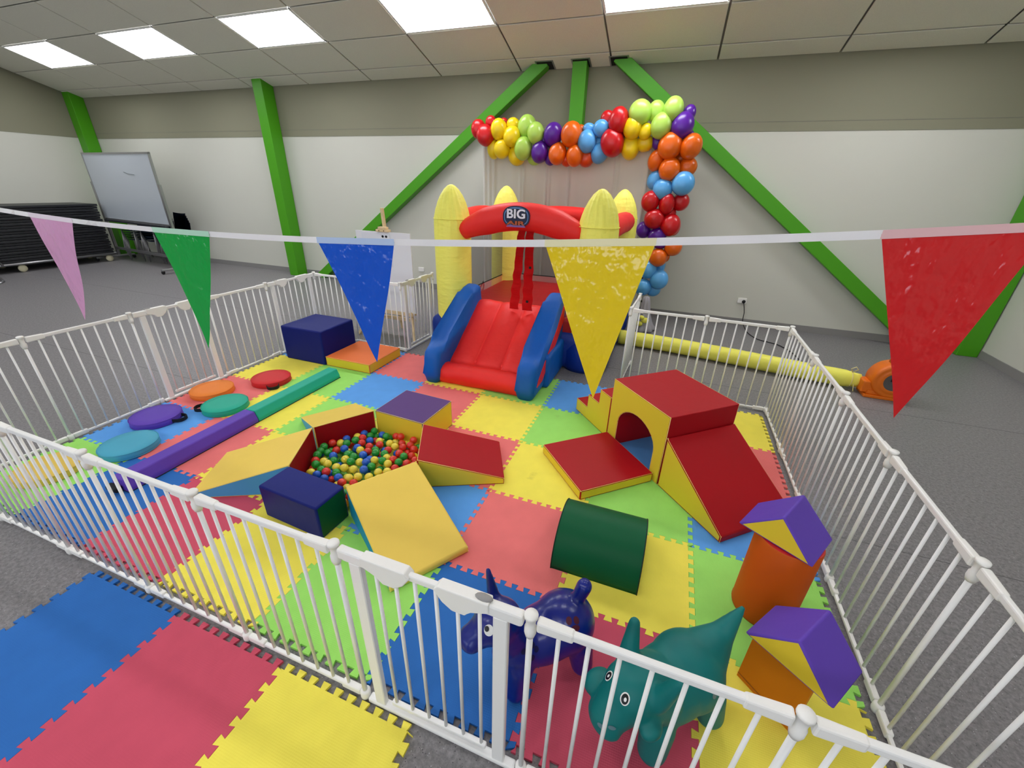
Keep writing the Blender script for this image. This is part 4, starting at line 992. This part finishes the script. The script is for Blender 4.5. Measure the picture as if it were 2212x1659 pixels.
for si, (x, y, rz, n) in enumerate(((-8.05, 5.60, R(3), 6), (-7.45, 5.62, R(4), 6), (-6.88, 5.60, R(-6), 5))):
    for i in range(n):
        c = thing('stacking_chair', 'dark blue plastic stacking chair, %s from the bottom of the %s stack' % (ORD[i], ('left', 'middle', 'right')[si]), 'chair', (x + .004*i, y - .014*i, .048*i), rz, 'stacked chairs behind the whiteboard, %s stack' % (('left', 'middle', 'right')[si]))
        inst('seat_shell', SH, c)
        for l in LG: inst('leg', l, c)

# ================================================================ BUNTING
t0 = .0
def sx(tt): return 1.414 + .5315*tt - .0015*tt*tt
def sy(tt): return .028 + .0025*tt + .0045*tt*tt
def sz(tt): return 1.647 - .0218*tt + .0094*tt*tt
bt = thing('bunting_tape', 'white bunting tape strung across the front of the pen', 'bunting', (sx(2), sy(2), sz(2)))
org = Vector((sx(2), sy(2), sz(2)))
bm = bmesh.new(); hw = .0066; A = []
ts = [-.9 + 6.1*i/120 for i in range(121)]
pl = [Vector((sx(v), sy(v), sz(v))) for v in ts]
pl = [Vector((XL + .01, -.25, 2.25))] + [Vector((XL, -.25, 2.25)).lerp(pl[0], k/10) + Vector((0, 0, -.9*(k/10)*(1 - k/10))) for k in range(1, 10)] + pl + [pl[-1].lerp(Vector((XR, .5, 2.6)), k/6) for k in range(1, 6)] + [Vector((XR - .01, .5, 2.6))]
for i, p in enumerate(pl):
    tw = .9*noise.noise(Vector((i*.035, 3.3, 0)))*(.5 if 10 < i < 132 else 0) 
    v_ = Vector((0, math.sin(tw), math.cos(tw))) * hw
    A.append([bm.verts.new(p - v_ - org + Vector((0, -.0007, 0))), bm.verts.new(p + v_ - org + Vector((0, -.0007, 0)))])
for a, b in zip(A, A[1:]): bm.faces.new((a[0], b[0], b[1], a[1]))
bmesh.ops.solidify(bm, geom=bm.faces[:], thickness=.0012)
mesh_obj('tape', bm, mat('white_tape', (240, 240, 242), .6, .3, transl=.15), bt, True)
def film(n, c): return mat('film_' + n, c, .15, .65, bump=.75, bscale=9, bdist=.02, transl=.25, stretch=(1.4, 1, 1))
PEN = [(0, 'pink', (212, 156, 198), film('pink', (212, 156, 198)), (180, 693)), (1, 'green', (0, 160, 62), film('green', (0, 160, 62)), (453, 752)), (2, 'blue', (0, 82, 206), film('blue', (0, 82, 206)), (820, 780)), (3, 'yellow', (236, 206, 26), film('yellow', (236, 206, 26)), (1282, 858)), (4, 'red', (208, 32, 36), film('red', (208, 32, 36)), (1930, 903))]
for (tt, nm, c, m, tip) in PEN:
    a = Vector((sx(tt), sy(tt), sz(tt))); b = Vector((sx(tt + .38), sy(tt + .38), sz(tt + .38)))
    dtop = (b - a)
    mid_ = (a + b)/2
    # tip: vertically below the tape, its sideways lean and curl taken from the picture
    d = ray(*tip); k = (mid_.y + .012 - CAM.y)/d.y; tp_ = CAM + d*k
    o = thing('pennant', '%s plastic triangular pennant hanging from the bunting tape' % nm, 'pennant', mid_, 0, 'bunting pennants')
    bm = bmesh.new(); n = 22; rr_ = []
    for i in range(n + 1):
        u = i/n; row = []
        L0 = a.lerp(tp_, u); R0 = b.lerp(tp_, u)
        kk = max(2, int(14*(1 - u)) + 1)
        for j in range(15):
            q = L0.lerp(R0, j/14)
            y = .010*math.sin(u*2.6 + tt)*u + .006*noise.noise(Vector((q.x*9 + tt*7, q.z*7, 1.3))) * (.2 + u) 
            row.append(bm.verts.new(q + Vector((0, y - .0016, 0)) - mid_))
        rr_.append(row)
    for p, q in zip(rr_, rr_[1:]):
        for j in range(14):
            bm.faces.new((p[j], p[j+1], q[j+1], q[j]))
    bmesh.ops.remove_doubles(bm, verts=bm.verts[:], dist=.00005)
    mesh_obj('film', bm, m, o, True)
    bm = bmesh.new(); e = Vector((0, -.0022, 0)); q = [bm.verts.new(c_) for c_ in (a - mid_ + Vector((0, -.0024, -hw)), b - mid_ + Vector((0, -.0024, -hw)), b - mid_ + Vector((0, -.0024, hw)), a - mid_ + Vector((0, -.0024, hw)))]; bm.faces.new(q)
    mesh_obj('folded_hem', bm, mat('hem_' + nm, tuple(int(.25*v + .75*236) for v in c), .5), o)
